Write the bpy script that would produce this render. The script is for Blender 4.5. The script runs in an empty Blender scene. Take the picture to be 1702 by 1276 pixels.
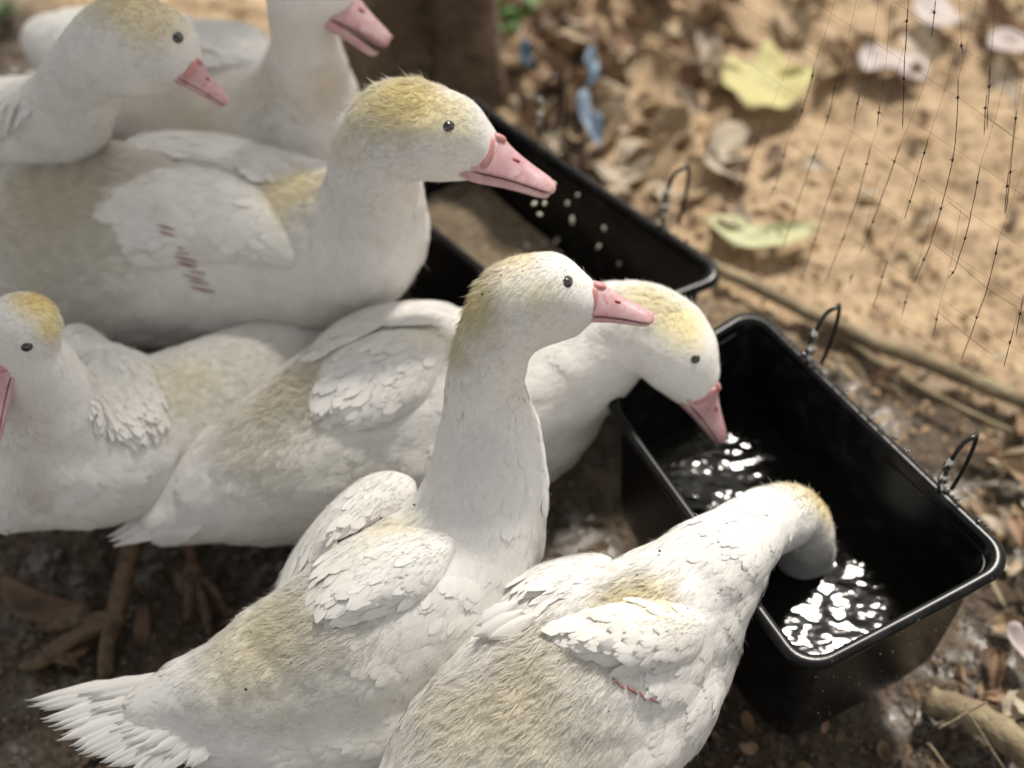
import bpy, math, random
import numpy as np
from mathutils import Vector, Matrix, noise
from mathutils.bvhtree import BVHTree
random.seed(7); RS = np.random.RandomState(11)
SC = bpy.context.scene
COL = SC.collection

# ------------------------------------------------------------------ camera
FPX, PITCH, CAMH = 2300.0, math.radians(48.5), 1.02       # focal length in photo pixels, downward tilt, height in metres
cd = bpy.data.cameras.new('camera'); cam = bpy.data.objects.new('camera', cd); COL.objects.link(cam)
cam.location = (0, 0, CAMH); cam.rotation_euler = (math.pi/2 - PITCH, 0, 0)
cd.sensor_width = 36; cd.lens = FPX/1702*36; cd.clip_start = .02; cd.clip_end = 200
cd.dof.use_dof = True; cd.dof.focus_distance = .93; cd.dof.aperture_fstop = 2.9
SC.camera = cam

# ------------------------------------------------------------------ world, sun, exposure
SUN_EL, SUN_AZ = math.radians(58), math.radians(24)        # azimuth measured from +Y towards +X
w = bpy.data.worlds.new('World'); SC.world = w; w.use_nodes = True
nt = w.node_tree; bg = nt.nodes['Background']
sky = nt.nodes.new('ShaderNodeTexSky'); sky.sky_type = 'NISHITA'; sky.sun_disc = False
sky.sun_elevation = SUN_EL; sky.sun_rotation = SUN_AZ; sky.dust_density = 1.2; sky.ozone_density = .6; sky.air_density = 1.0
hs = nt.nodes.new('ShaderNodeHueSaturation'); hs.inputs['Saturation'].default_value = .12   # thin cloud: a paler sky
nt.links.new(sky.outputs[0], hs.inputs['Color']); wb = nt.nodes.new('ShaderNodeMix'); wb.data_type = 'RGBA'; wb.blend_type = 'MULTIPLY'; wb.inputs[0].default_value = 1; wb.inputs[7].default_value = (1, .975, .935, 1)   # the camera's warm white balance
nt.links.new(hs.outputs[0], wb.inputs[6]); nt.links.new(wb.outputs[2], bg.inputs[0]); bg.inputs[1].default_value = .080
sl = bpy.data.lights.new('sun', 'SUN'); sl.energy = 2.3; sl.angle = math.radians(7); sl.color = (1, .94, .84)
so = bpy.data.objects.new('sun', sl); COL.objects.link(so)
sd = Vector((math.sin(SUN_AZ)*math.cos(SUN_EL), math.cos(SUN_AZ)*math.cos(SUN_EL), math.sin(SUN_EL)))
so.rotation_euler = sd.to_track_quat('Z', 'Y').to_euler()
vs = SC.view_settings; vs.view_transform = 'Standard'; vs.look = 'None'; vs.exposure = 0.90; vs.gamma = 1; vs.use_curve_mapping = False

# ------------------------------------------------------------------ helpers
CT, ST = math.cos(PITCH), math.sin(PITCH)
def W(px, py, z):
    """the point of the place seen at photo pixel (px, py) and z metres above the ground"""
    u = (px-851)/FPX; v = (638-py)/FPX
    k = (z-CAMH)/(-ST + v*CT)
    return Vector((u*k, (CT+v*ST)*k, z))
def mpp(p):                                                 # metres per photo pixel at a point
    return (p.y*CT - (p.z-CAMH)*ST)/FPX
def RAY(px, py):
    u = (px-851)/FPX; v = (638-py)/FPX
    return Vector((u, CT+v*ST, -ST+v*CT))
CAM = Vector((0, 0, CAMH))

def tag(o, label=None, cat=None, group=None, kind=None):
    if label: o['label'] = label
    if cat: o['category'] = cat
    if group: o['group'] = group
    if kind: o['kind'] = kind
    return o
def empty(name, loc, label, cat, group=None):
    o = bpy.data.objects.new(name, None); COL.objects.link(o); o.location = loc; o.empty_display_size = .02
    return tag(o, label, cat, group)
def link(name, me, parent=None):
    o = bpy.data.objects.new(name, me); COL.objects.link(o)
    if parent:
        o.parent = parent
        L = parent.location.copy() if parent.parent is None else Vector((0, 0, 0))   # parts of parts already stand in world space
        o.matrix_parent_inverse = Matrix.Translation(-L)
    return o
def np_mesh(name, V, F, mat=None, col=None, nrm=None, smooth=True):
    V = np.asarray(V, np.float32); F = np.asarray(F, np.int32); k = F.shape[1]
    me = bpy.data.meshes.new(name)
    me.vertices.add(len(V)); me.vertices.foreach_set('co', V.ravel())
    me.loops.add(F.size); me.loops.foreach_set('vertex_index', F.ravel())
    me.polygons.add(len(F)); me.polygons.foreach_set('loop_start', np.arange(len(F), dtype=np.int32)*k)
    me.update(calc_edges=True)
    me.polygons.foreach_set('use_smooth', np.full(len(F), smooth))
    if col is not None:
        a = me.color_attributes.new('tint', 'FLOAT_COLOR', 'POINT')
        c = np.ones((len(V), 4), np.float32); c[:, :3] = col; a.data.foreach_set('color', c.ravel())
    if nrm is not None:
        me.normals_split_custom_set_from_vertices(np.asarray(nrm, np.float32))
    if mat: me.materials.append(mat)
    return me
def unit(a): return a/(np.linalg.norm(a, axis=-1, keepdims=True)+1e-12)
def catmull(P, n, closed=False):
    P = np.asarray(P, float); m = len(P); out = []
    seg = m if closed else m-1
    for i in range(seg):
        g = (lambda j: P[j % m]) if closed else (lambda j: P[min(max(j, 0), m-1)])
        a, b, c, d = g(i-1), g(i), g(i+1), g(i+2)
        for t in np.linspace(0, 1, n, endpoint=False):
            out.append(.5*((2*b)+(-a+c)*t+(2*a-5*b+4*c-d)*t*t+(-a+3*b-3*c+d)*t**3))
    if not closed: out.append(P[-1])
    return np.array(out)
def tube(path, radii, seg=8, caps=True):
    P = np.asarray(path, float); R = np.broadcast_to(np.asarray(radii, float), (len(P),))
    T = unit(np.gradient(P, axis=0)); V = []; up = np.array([0, 0, 1.0])
    if abs(T[0] @ up) > .9: up = np.array([1.0, 0, 0])
    n = unit(np.cross(T[0], up))
    for i in range(len(P)):
        n = unit(n - (n@T[i])*T[i]); b = np.cross(T[i], n)
        for j in range(seg):
            a = 2*math.pi*j/seg; V.append(P[i]+R[i]*(n*math.cos(a)+b*math.sin(a)))
    F = [(i*seg+j, i*seg+(j+1) % seg, (i+1)*seg+(j+1) % seg, (i+1)*seg+j) for i in range(len(P)-1) for j in range(seg)]
    if caps:
        for e, i in ((0, 0), (1, len(P)-1)):
            V.append(P[i]); c = len(V)-1
            for j in range(seg):
                q = (i*seg+j, i*seg+(j+1) % seg)
                F.append((c, q[1], q[0], q[0]) if e == 0 else (c, q[0], q[1], q[1]))
    return np.array(V), F
def face_mesh(name, V, F, mat, smooth=True):
    F = [tuple(dict.fromkeys(f)) for f in F]
    me = bpy.data.meshes.new(name); me.from_pydata([tuple(v) for v in V], [], F); me.update()
    me.polygons.foreach_set('use_smooth', [smooth]*len(me.polygons))
    if mat: me.materials.append(mat)
    return me
def merge(parts):
    V, F, o = [], [], 0
    for v, f in parts:
        V.append(np.asarray(v)); F += [tuple(int(i)+o for i in q) for q in f]; o += len(v)
    return np.concatenate(V), F
def fbm(x, y, z=0.0, o=4):
    return noise.fractal(Vector((x, y, z)), 1.0, 2.0, o)

# ico template
import bmesh
def ico(sub):
    bm = bmesh.new(); bmesh.ops.create_icosphere(bm, subdivisions=sub, radius=1)
    V = np.array([v.co[:] for v in bm.verts]); F = np.array([[v.index for v in f.verts] for f in bm.faces]); bm.free()
    return V, F
ICO3, ICO2, ICO1 = ico(3), ico(2), ico(1)
def ellipsoid(c, r, R=None, t=ICO2):
    V = t[0]*np.asarray(r, float)
    if R is not None: V = V @ np.asarray(R).T
    return V+np.asarray(c, float), [tuple(f) for f in t[1]]

# ------------------------------------------------------------------ materials
def mat(name, col=(.5, .5, .5), rough=.6, spec=.5, sss=0, attr=None, bump=None, noise_mix=None, coat=0, sub_col=None, trans=0, metal=0):
    m = bpy.data.materials.new(name); m.use_nodes = True; N = m.node_tree; b = N.nodes['Principled BSDF']
    b.inputs['Roughness'].default_value = rough; b.inputs['Specular IOR Level'].default_value = spec; b.inputs['Metallic'].default_value = metal
    b.inputs['Base Color'].default_value = (*col, 1)
    if coat: b.inputs['Coat Weight'].default_value = coat; b.inputs['Coat Roughness'].default_value = .08
    if sss:
        b.inputs['Subsurface Weight'].default_value = sss; b.inputs['Subsurface Radius'].default_value = sub_col or (.6, .5, .4)
        b.inputs['Subsurface Scale'].default_value = .006
    src = None
    if attr:
        a = N.nodes.new('ShaderNodeAttribute'); a.attribute_name = attr; src = a.outputs['Color']
    tc = N.nodes.new('ShaderNodeTexCoord')
    if noise_mix:
        for sc, c2, lo, hi in noise_mix:
            n = N.nodes.new('ShaderNodeTexNoise'); n.inputs['Scale'].default_value = sc; n.inputs['Detail'].default_value = 5
            N.links.new(tc.outputs['Object'], n.inputs['Vector'])
            r = N.nodes.new('ShaderNodeMapRange'); r.inputs[1].default_value = lo; r.inputs[2].default_value = hi
            N.links.new(n.outputs[0], r.inputs[0])
            mx = N.nodes.new('ShaderNodeMix'); mx.data_type = 'RGBA'
            if src: N.links.new(src, mx.inputs[6])
            else: mx.inputs[6].default_value = (*col, 1)
            mx.inputs[7].default_value = (*c2, 1); N.links.new(r.outputs[0], mx.inputs[0]); src = mx.outputs[2]
    if src: N.links.new(src, b.inputs['Base Color'])
    if bump:
        n = N.nodes.new('ShaderNodeTexNoise'); n.inputs['Scale'].default_value = bump[0]; n.inputs['Detail'].default_value = 6
        N.links.new(tc.outputs['Object'], n.inputs['Vector'])
        bp = N.nodes.new('ShaderNodeBump'); bp.inputs['Strength'].default_value = bump[1]; bp.inputs['Distance'].default_value = bump[2]
        N.links.new(n.outputs[0], bp.inputs['Height']); N.links.new(bp.outputs[0], b.inputs['Normal'])
    if trans:                                                # thin light-passing barbs
        out = N.nodes['Material Output']; t = N.nodes.new('ShaderNodeBsdfTranslucent'); x = N.nodes.new('ShaderNodeMixShader')
        if src: N.links.new(src, t.inputs[0])
        else: t.inputs[0].default_value = (*col, 1)
        x.inputs[0].default_value = trans; N.links.new(b.outputs[0], x.inputs[1]); N.links.new(t.outputs[0], x.inputs[2]); N.links.new(x.outputs[0], out.inputs[0])
    return m
M_SKIN = mat('feathered_skin', attr='tint', rough=.9, spec=.1, bump=(260, .35, .002))
M_DOWN = mat('down', attr='tint', rough=.95, spec=.05, trans=.28)
M_FEATHER = mat('feather', attr='tint', rough=.7, spec=.2, trans=.06, bump=(400, .12, .001))
M_BEAK = mat('beak_skin', (.58, .335, .36), rough=.40, spec=.45, sss=.25, sub_col=(1, .35, .3), noise_mix=[(70, (.68, .47, .46), .42, .66), (210, (.50, .23, .25), .55, .72)], bump=(180, .15, .001))
M_BEAKRED = mat('beak_base_skin', (.60, .28, .27), rough=.4, sss=.2, sub_col=(1, .3, .25))
M_NAIL = mat('beak_nail', (.66, .44, .42), rough=.3, sss=.2)
M_NOSTRIL = mat('nostril', (.30, .035, .04), rough=.35)
M_MOUTH = mat('mouth', (.42, .12, .10), rough=.3, sss=.2)
M_EYE = mat('eye', (.012, .008, .006), rough=.05, spec=.8, coat=.8)
M_IRIS = mat('iris', (.04, .05, .065), rough=.2, spec=.6)
M_LID = mat('eyelid', (.40, .38, .35), rough=.6)
M_LEG = mat('leg_skin', (.15, .095, .05), rough=.55, noise_mix=[(120, (.08, .05, .03), .45, .6)], bump=(420, .8, .003))
M_QUILL = mat('blood_quill', (.34, .15, .13), rough=.5)
M_TROUGH = mat('black_plastic', (.0055, .0055, .006), rough=.27, spec=.22, noise_mix=[(55, (.016, .016, .017), .5, .7), (900, (.22, .21, .19), .74, .79)], bump=(60, .12, .001))
M_METAL = mat('clip_metal', (.62, .63, .62), rough=.3, metal=1.0, bump=(300, .3, .001))
M_CABLE = mat('cable', (.012, .012, .012), rough=.3)
M_NET = mat('net_cord', (.02, .016, .016), rough=.7)
M_FEED = mat('feed_mash', (.33, .26, .18), rough=.9, noise_mix=[(160, (.20, .14, .08), .45, .65)], bump=(500, .8, .004))
M_RICE = mat('rice', (.78, .74, .62), rough=.5, sss=.2)
M_STICK = mat('stick', (.20, .15, .09), rough=.85, noise_mix=[(30, (.32, .26, .16), .4, .65), (140, (.10, .07, .045), .55, .75)], bump=(160, .7, .004))
M_BARK = mat('bark', (.15, .10, .065), rough=.95, noise_mix=[(14, (.24, .18, .12), .4, .7), (60, (.06, .04, .03), .5, .75)], bump=(50, .9, .012))
LEAFM = [mat('dry_leaf', c, rough=.75, trans=.15, noise_mix=[(45, tuple(x*.55 for x in c), .5, .7)], bump=(120, .5, .002))
         for c in ((.40, .29, .18), (.48, .38, .26), (.27, .18, .11), (.52, .44, .34), (.17, .11, .07), (.33, .21, .13))]
M_YLEAF = mat('yellow_leaf', (.62, .57, .27), rough=.6, trans=.25, noise_mix=[(40, (.62, .46, .10), .58, .75)], bump=(60, .4, .003))
M_PLEAF = mat('pale_leaf', (.62, .62, .36), rough=.6, trans=.25, noise_mix=[(18, (.40, .24, .07), .55, .62)])
M_WLEAF = mat('white_leaf', (.52, .45, .43), rough=.6, trans=.1, noise_mix=[(30, (.50, .40, .36), .5, .7)])
M_GLEAF = mat('green_leaf', (.08, .17, .03), rough=.5, trans=.3)
M_BLUE = mat('blue_plastic', (.09, .20, .30), rough=.35, trans=.3, noise_mix=[(40, (.38, .47, .58), .42, .55)])
M_PEBBLE = mat('soil_crumb', (.16, .11, .065), rough=.95, noise_mix=[(25, (.12, .08, .05), .45, .6)])

# water: dark, still a little disturbed
M_DIRT = mat('dirt', (.05, .035, .02), rough=.8)
M_WATER = bpy.data.materials.new('trough_water'); M_WATER.use_nodes = True
b = M_WATER.node_tree.nodes['Principled BSDF']; b.inputs['Base Color'].default_value = (.007, .0065, .005, 1); b.inputs['Roughness'].default_value = .075
b.inputs['IOR'].default_value = 1.33; b.inputs['Specular IOR Level'].default_value = .5
M_PUDDLE = M_WATER

# ------------------------------------------------------------------ ground
POLE_A, POLE_B = W(1215, 462, .015), W(1702, 662, .015)
def mudness(x, y):
    """1 in the wet trodden pen, 0 on the dry sand outside it"""
    a = Vector((POLE_A.x, POLE_A.y)); b2 = Vector((POLE_B.x, POLE_B.y)); d = (b2-a).normalized(); nrm = Vector((-d.y, d.x))
    s = (Vector((x, y))-a).dot(nrm)
    s += .05*fbm(x*6, y*6, 3.1)
    m = min(1, max(0, .5 - s/.10))
    return m
def ground_h(x, y, m):
    n1 = fbm(x*9, y*9, .3, 4); n2 = fbm(x*34, y*34, 1.7, 3); n3 = fbm(x*90, y*90, 5.0, 2)
    lump = max(0, n2)
    return .015*n1*(1-.4*m) + .010*lump*(1.1-.35*m) + .003*n2 + .0016*n3 - .010
def axis(lo, hi, step, far):
    a = list(np.arange(lo, hi, step)); s = step; x = hi
    while x < far: a.append(x); s *= 1.35; x += s
    s = step; x = lo; pre = []
    while x > -far: s *= 1.35; x -= s; pre.append(x)
    return np.array(pre[::-1]+a)
gx = axis(-.75, .85, .0042, 60); gy = axis(.25, 1.85, .0048, 60)
X, Y = np.meshgrid(gx, gy); Z = np.zeros_like(X); MU = np.zeros_like(X)
for i in range(X.shape[0]):
    for j in range(X.shape[1]):
        x, y = X[i, j], Y[i, j]; m = mudness(x, y); MU[i, j] = m
        Z[i, j] = ground_h(x, y, m) if abs(x) < 1.2 and -.2 < y < 2.3 else -.01
nxg, nyg = len(gx), len(gy)
idx = np.arange(nxg*nyg).reshape(nyg, nxg)
Fg = np.stack([idx[:-1, :-1], idx[:-1, 1:], idx[1:, 1:], idx[1:, :-1]], -1).reshape(-1, 4)
mudc = np.stack([MU.ravel()]*3, -1)
gm = bpy.data.materials.new('soil'); gm.use_nodes = True; N = gm.node_tree; L = N.links; b = N.nodes['Principled BSDF']
at = N.nodes.new('ShaderNodeAttribute'); at.attribute_name = 'tint'; tc = N.nodes.new('ShaderNodeTexCoord')
def nz(sc, det=6, lo=.4, hi=.6):
    n = N.nodes.new('ShaderNodeTexNoise'); n.inputs['Scale'].default_value = sc; n.inputs['Detail'].default_value = det; L.new(tc.outputs['Object'], n.inputs['Vector'])
    r = N.nodes.new('ShaderNodeMapRange'); r.inputs[1].default_value = lo; r.inputs[2].default_value = hi; L.new(n.outputs[0], r.inputs[0]); return n, r
def mixc(f, a, c):
    m = N.nodes.new('ShaderNodeMix'); m.data_type = 'RGBA'; L.new(f, m.inputs[0])
    for k, s in ((6, a), (7, c)):
        if isinstance(s, tuple): m.inputs[k].default_value = (*s, 1)
        else: L.new(s, m.inputs[k])
    return m.outputs[2]
_, r1 = nz(7); _, r2 = nz(38, 6, .45, .62); n3, r3 = nz(160, 6, .4, .62); _, r4 = nz(16, 5, .5, .6)
sand = mixc(r2.outputs[0], mixc(r1.outputs[0], (.35, .24, .14), (.44, .32, .20)), (.21, .14, .08)); sand = mixc(r3.outputs[0], sand, (.50, .37, .235))
mud = mixc(r2.outputs[0], mixc(r1.outputs[0], (.050, .036, .024), (.085, .062, .040)), (.028, .020, .014)); mud = mixc(r3.outputs[0], mud, (.11, .082, .056))
L.new(mixc(at.outputs['Fac'], sand, mud), b.inputs['Base Color'])
wet = N.nodes.new('ShaderNodeMath'); wet.operation = 'MULTIPLY'; L.new(r4.outputs[0], wet.inputs[0]); L.new(at.outputs['Fac'], wet.inputs[1])
rr = N.nodes.new('ShaderNodeMapRange'); rr.inputs[3].default_value = .92; rr.inputs[4].default_value = .14; L.new(wet.outputs[0], rr.inputs[0]); L.new(rr.outputs[0], b.inputs['Roughness'])
bp = N.nodes.new('ShaderNodeBump'); bp.inputs['Strength'].default_value = .7; bp.inputs['Distance'].default_value = .003; L.new(n3.outputs[0], bp.inputs['Height']); L.new(bp.outputs[0], b.inputs['Normal'])
g = link('ground', np_mesh('ground', np.stack([X.ravel(), Y.ravel(), Z.ravel()], -1), Fg, gm, col=mudc)); tag(g, kind='structure')
def gz(x, y): return ground_h(x, y, mudness(x, y))

# ------------------------------------------------------------------ troughs
def trough(corners, zr, depth, label, name='feed_trough', fil=1.0):
    """corners: far-left, far-right, near-right, near-left points of the rim's outer edge"""
    C4 = [Vector(W(*c, zr)) for c in corners]
    c0 = sum(C4, Vector())/4
    def Q(s, t, z):                                           # s along the long side, t across, both -1..1
        a = (s+1)/2; bq = (t+1)/2
        top = C4[3].lerp(C4[2], a); bot = C4[0].lerp(C4[1], a)
        p = top.lerp(bot, bq); return (p.x, p.y, zr+z)
    Ls = ((C4[0]-C4[1]).length+(C4[3]-C4[2]).length)/4; Ws = ((C4[0]-C4[3]).length+(C4[1]-C4[2]).length)/4
    def ring(inset, z, rad, sag=0):
        out = []; a, bb = Ls-inset, Ws-inset; r = min(max(.004, rad-inset*.6), min(a, bb)*.7)
        pts = []
        for cx, cy, a0 in ((a-r, bb-r, 0), (-a+r, bb-r, 90), (-a+r, -bb+r, 180), (a-r, -bb+r, 270)):
            nx = 8
            for k in range(nx+1):
                an = math.radians(a0+90*k/nx); pts.append((cx+r*math.cos(an), cy+r*math.sin(an)))
        m = len(pts); res = []
        for k in range(m):                                   # a few points along each straight side
            res.append(pts[k])
            p, q = pts[k], pts[(k+1) % m]
            if k % 9 == 8:
                for t in range(1, 10): res.append((p[0]+(q[0]-p[0])*t/10, p[1]+(q[1]-p[1])*t/10))
        for x, y in res:
            zz = z - sag*(1-(x/Ls)**2)*.35 - sag*.6*max(0, 1-(y/Ws)**2)*(abs(x)/Ls)**4
            out.append(Q(x/Ls, y/Ws, zz))
        return out
    R0 = .025
    root = empty(name, (c0.x, c0.y, 0), label, 'trough', 'black plastic feed troughs clipped to the pen')
    S = .006
    spec_shell = [(.014, -.012, R0, S), (.0115, -.006, R0, S), (.004, -.007, R0, S)]
    low = depth-.002
    outer = [(.011, -.010, R0, S)]+[(.011+.006*k/6, -.010-(low-.062)*k/6, R0, S*(1-k/6)) for k in range(1, 7)]
    for k in range(1, 7):
        a = math.pi/2*k/6; outer.append((.017+.044*(1-math.cos(a)), -(low-.052)-.052*math.sin(a), R0+.022, 0))
    inner = [(.009, -.002, R0, S), (.0110, -.012, R0, S)]+[(.0130+.007*k/6, -.012-(low-.019-.049*fil)*k/6, R0, S*(1-k/6)) for k in range(1, 7)]
    for k in range(1, 6):
        a = math.pi/2*k/6; inner.append((.021+.042*fil*(1-math.cos(a)), -(low-.007-.049*fil)-.049*fil*math.sin(a), R0+.022*fil, 0))
    def lofts(specs, closeend):
        rings = [ring(*s) for s in specs]; m = len(rings[0]); V = [p for r in rings for p in r]
        F = [(i*m+j, i*m+(j+1) % m, (i+1)*m+(j+1) % m, (i+1)*m+j) for i in range(len(rings)-1) for j in range(m)]
        if closeend:
            V.append(tuple(np.mean(rings[-1], axis=0))); c = len(V)-1; o = (len(rings)-1)*m
            F += [(o+j, o+(j+1) % m, c) for j in range(m)]
        return V, F
    V1, F1 = lofts(outer, True); V2, F2 = lofts(inner, True)
    V, F = merge([(V1, [f[::-1] for f in F1]), (V2, F2)])
    link('basin', face_mesh('basin', V, F, M_TROUGH), root)
    rim = [(.0113, -.0095, R0, S), (.004, -.0085, R0, S), (.0006, -.0072, R0, S), (0, -.004, R0, S), (.0005, -.0012, R0, S), (.002, 0, R0, S), (.006, .0004, R0, S), (.0082, -.0006, R0, S), (.0094, -.003, R0, S), (.0108, -.0135, R0, S)]
    V, F = lofts(rim, False)
    link('rim', face_mesh('rim', V, F, M_TROUGH), root)
    return root, Q, ring
TR1 = [(1252, 502), (1702, 932), (1335, 1126), (994, 652)]
TR2 = [(762, 142), (1222, 455), (930, 555), (560, 262)]
t1, Q1, ring1 = trough(TR1, .198, .190, 'near black plastic trough filled with dark water, a duck dipping its head in', 'water_trough')
t2, Q2, ring2 = trough(TR2, .175, .166, 'far black plastic trough holding brown feed mash under the tall duck', 'feed_trough', fil=.35)

def drops(root, Q, n, seed, walls=True):
    r = np.random.RandomState(seed); ps = []; fl = []
    for k in range(n):
        s_ = r.uniform(-.86, .84); p = Q(s_, r.uniform(.955, .995), r.uniform(.0005, .0012)); q = .0005+.0013*r.rand()**3
        ps.append(ellipsoid(p, (q*r.uniform(1, 2.2), q*r.uniform(.8, 1.5), q*.45), t=ICO1))
        t_ = r.uniform(-.8, .8); p = Q(r.uniform(.955, .995), t_, -.006*.95*(1-t_*t_)+r.uniform(0, .0008)); ps.append(ellipsoid(p, (q*.8, q, q*.4), t=ICO1)) if k % 3 == 0 else None
    v, f = merge(ps); o = link('water_drops', face_mesh('water_drops', v, f, M_DROP), root); o['kind'] = 'stuff'
    for k in range(n):
        a_ = r.rand(); z = -r.uniform(.02, .14)
        t_ = r.uniform(-.85, .85); p = Q(1-.055-.02*(-z/.14), t_, z); p = (p[0]+0, p[1], p[2]) if False else p
        q = .00022+.0006*r.rand()**3; fl.append(ellipsoid(Q(r.uniform(-.9, .9), 1-.10-.035*(-z/.14), z) if k % 2 else Q(1-.060-.03*(-z/.14)+.0, t_, z), (q, q, q*r.uniform(1, 2)), t=ICO1))
    v, f = merge(fl); o = link('mud_flecks', face_mesh('mud_flecks', v, f, M_FLECK), root); o['kind'] = 'stuff'
M_DROP = mat('water_drop', (.03, .03, .03), rough=.04, spec=1.0, coat=1.0)
M_FLECK = mat('mud_fleck', (.42, .38, .30), rough=.8)
drops(t1, Q1, 130, 5); drops(t2, Q2, 40, 6)

# water surface with real ripples
def sheet(Q, ringf, inset, z, n, hfun, m, name):
    V = []; F = []
    outline = ringf(inset, 0, .030, 0); P = np.array(outline)
    c = P.mean(0); m_ = len(P)
    for i in range(n+1):
        for p in P:
            q = c+(p-c)*(i/n); V.append((q[0], q[1], z+hfun(q[0], q[1], i/n)))
    for i in range(n):
        for j in range(m_): F.append((i*m_+j, i*m_+(j+1) % m_, (i+1)*m_+(j+1) % m_, (i+1)*m_+j))
    return V, F
WATER_Z = .112
HD = W(1335, 925, WATER_Z)
BK = W(1212, 722, WATER_Z)
def ripple(x, y, r):
    h = 0
    for c, am, lam, dec in ((HD, .00016, .022, .07), (BK, .00022, .015, .05)):
        d = math.hypot(x-c.x, y-c.y); h += am*math.cos(2*math.pi*d/lam)*math.exp(-d/dec)
    h += .00120*fbm(x*20, y*30, 2.2, 2) + .00030*fbm(x*52+3, y*78, 7.2, 2)
    h += .00015*fbm(x*120, y*190, 1.2, 2)
    return h
xs = np.linspace(min(W(*c, .198).x for c in TR1)-.0, max(W(*c, .198).x for c in TR1), 260)
ys = np.linspace(min(W(*c, .198).y for c in TR1), max(W(*c, .198).y for c in TR1), 330)
outline = np.array(ring1(.0165, 0, .025, 0))[:, :2]
def inside(poly, x, y):
    c = False; n = len(poly); j = n-1
    for i in range(n):
        if (poly[i][1] > y) != (poly[j][1] > y) and x < (poly[j][0]-poly[i][0])*(y-poly[i][1])/(poly[j][1]-poly[i][1])+poly[i][0]: c = not c
        j = i
    return c
mask = np.array([[inside(outline, x, y) for x in xs] for y in ys])
vid = -np.ones(mask.shape, int); V = []; 
for i in range(len(ys)):
    for j in range(len(xs)):
        if mask[i, j]: vid[i, j] = len(V); V.append((xs[j], ys[i], WATER_Z+ripple(xs[j], ys[i], 0)))
F = [(vid[i, j], vid[i, j+1], vid[i+1, j+1], vid[i+1, j]) for i in range(len(ys)-1) for j in range(len(xs)-1) if min(vid[i, j], vid[i, j+1], vid[i+1, j+1], vid[i+1, j]) >= 0]
wt = link('water', np_mesh('water', V, F, M_WATER)); tag(wt, kind='structure')

# feed mash heaped in the far trough
fr = ring2(.020, 0, .025, 0); P = np.array(fr); c = P.mean(0); V = []; n = 26; m_ = len(P)
for i in range(n+1):
    for p in P:
        q = c+(p-c)*(i/n)
        s = (q[0]-c[0]); 
        hh = .085+.014*fbm(q[0]*14, q[1]*14, 4.0, 3)+.004*fbm(q[0]*80, q[1]*80, 1.0, 2)-.03*max(0, s-.02)/.1
        hh = max(hh, .055+.004*fbm(q[0]*50, q[1]*50, 2.0, 2))
        V.append((q[0], q[1], hh))
F = [(i*m_+j, i*m_+(j+1) % m_, (i+1)*m_+(j+1) % m_, (i+1)*m_+j) for i in range(n) for j in range(m_)]
fd = link('feed_mash', face_mesh('feed_mash', V, F, M_FEED)); tag(fd, 'brown damp feed mash heaped in the far black trough', 'feed')

# ------------------------------------------------------------------ ducks
WHITE = np.array((.82, .80, .765)); CREAM = np.array((.78, .68, .36)); BEIGE = np.array((.70, .645, .52)); DIRT = np.array((.40, .33, .24)); SOILED = np.array((.72, .69, .61))  # the last one is the dull off-white of dirty plumage
GOLD = np.array((.76, .61, .27))

def card_mesh(name, P, D, Nn, Ln, Wd, col, lift=.10, matr=None, curl=.14, tilt=.20):
    """overlapping feathers: position, direction, normal, length and width of each, as small curved vanes"""
    n = len(P); us = np.array([0, .4, .78, 1.0]); hw = np.array([.55, 1, .80, .10]); nr = 4
    S = unit(np.cross(D, Nn)); V = np.zeros((n, 12, 3))
    jit = 1+.14*RS.randn(n, nr)
    for i, u in enumerate(us):
        for k, s in enumerate((-1, 0, 1)):
            wdt = (Wd*.5*hw[i]*jit[:, i])[:, None]*s
            h = (Ln*(lift*u-.07*u**3*1.0-.03)+Wd*curl*(1-abs(s)))[:, None]
            V[:, i*3+k] = P+D*(Ln*u)[:, None]+S*wdt+Nn*h
    q = []
    for i in range(nr-1):
        for k in range(2):
            a = i*3+k; q.append((a, a+3, a+4, a+1))
    q = np.array(q); F = (np.arange(n)[:, None, None]*12+q[None]).reshape(-1, 4)
    v = V.reshape(-1, 3); a, b_, c_ = v[F[0, 0]], v[F[0, 1]], v[F[0, 2]]
    if np.dot(np.cross(b_-a, c_-a), Nn[0]) < 0: F = F[:, ::-1]
    gN = np.zeros((n, 12, 3))
    for i in range(nr):
        for k, s in enumerate((-1, 0, 1)): gN[:, i*3+k] = Nn*1.0+S*s*tilt-D*(.05-tilt*.7*us[i])
    return np_mesh(name, v, F, matr or M_FEATHER, col=np.repeat(col, 12, axis=0), nrm=unit(gN.reshape(-1, 3)))

def hair_mesh(name, P, D, Nn, Ln, Wd, col):
    n = len(P); S = unit(np.cross(D, Nn)); V = np.zeros((n, 3, 3)); NR = np.zeros((n, 3, 3))
    V[:, 0] = P-S*(Wd*.5)[:, None]; V[:, 1] = P+S*(Wd*.5)[:, None]
    V[:, 2] = P+D*Ln[:, None]
    for k in range(3): NR[:, k] = Nn+RS.randn(n, 3)*.10
    F = np.arange(n*3).reshape(-1, 3)
    v = V.reshape(-1, 3); fn = np.cross(v[F[:, 1]]-v[F[:, 0]], v[F[:, 2]]-v[F[:, 0]])
    bad = (fn*Nn).sum(-1) < 0; F[bad] = F[bad][:, ::-1]
    c = np.repeat(col, 3, axis=0).reshape(n, 3, 3); c[:, 2] = np.minimum(c[:, 2]*1.05, .88)
    return np_mesh(name, v, F, M_DOWN, col=c.reshape(-1, 3), nrm=unit(NR.reshape(-1, 3)))

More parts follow.
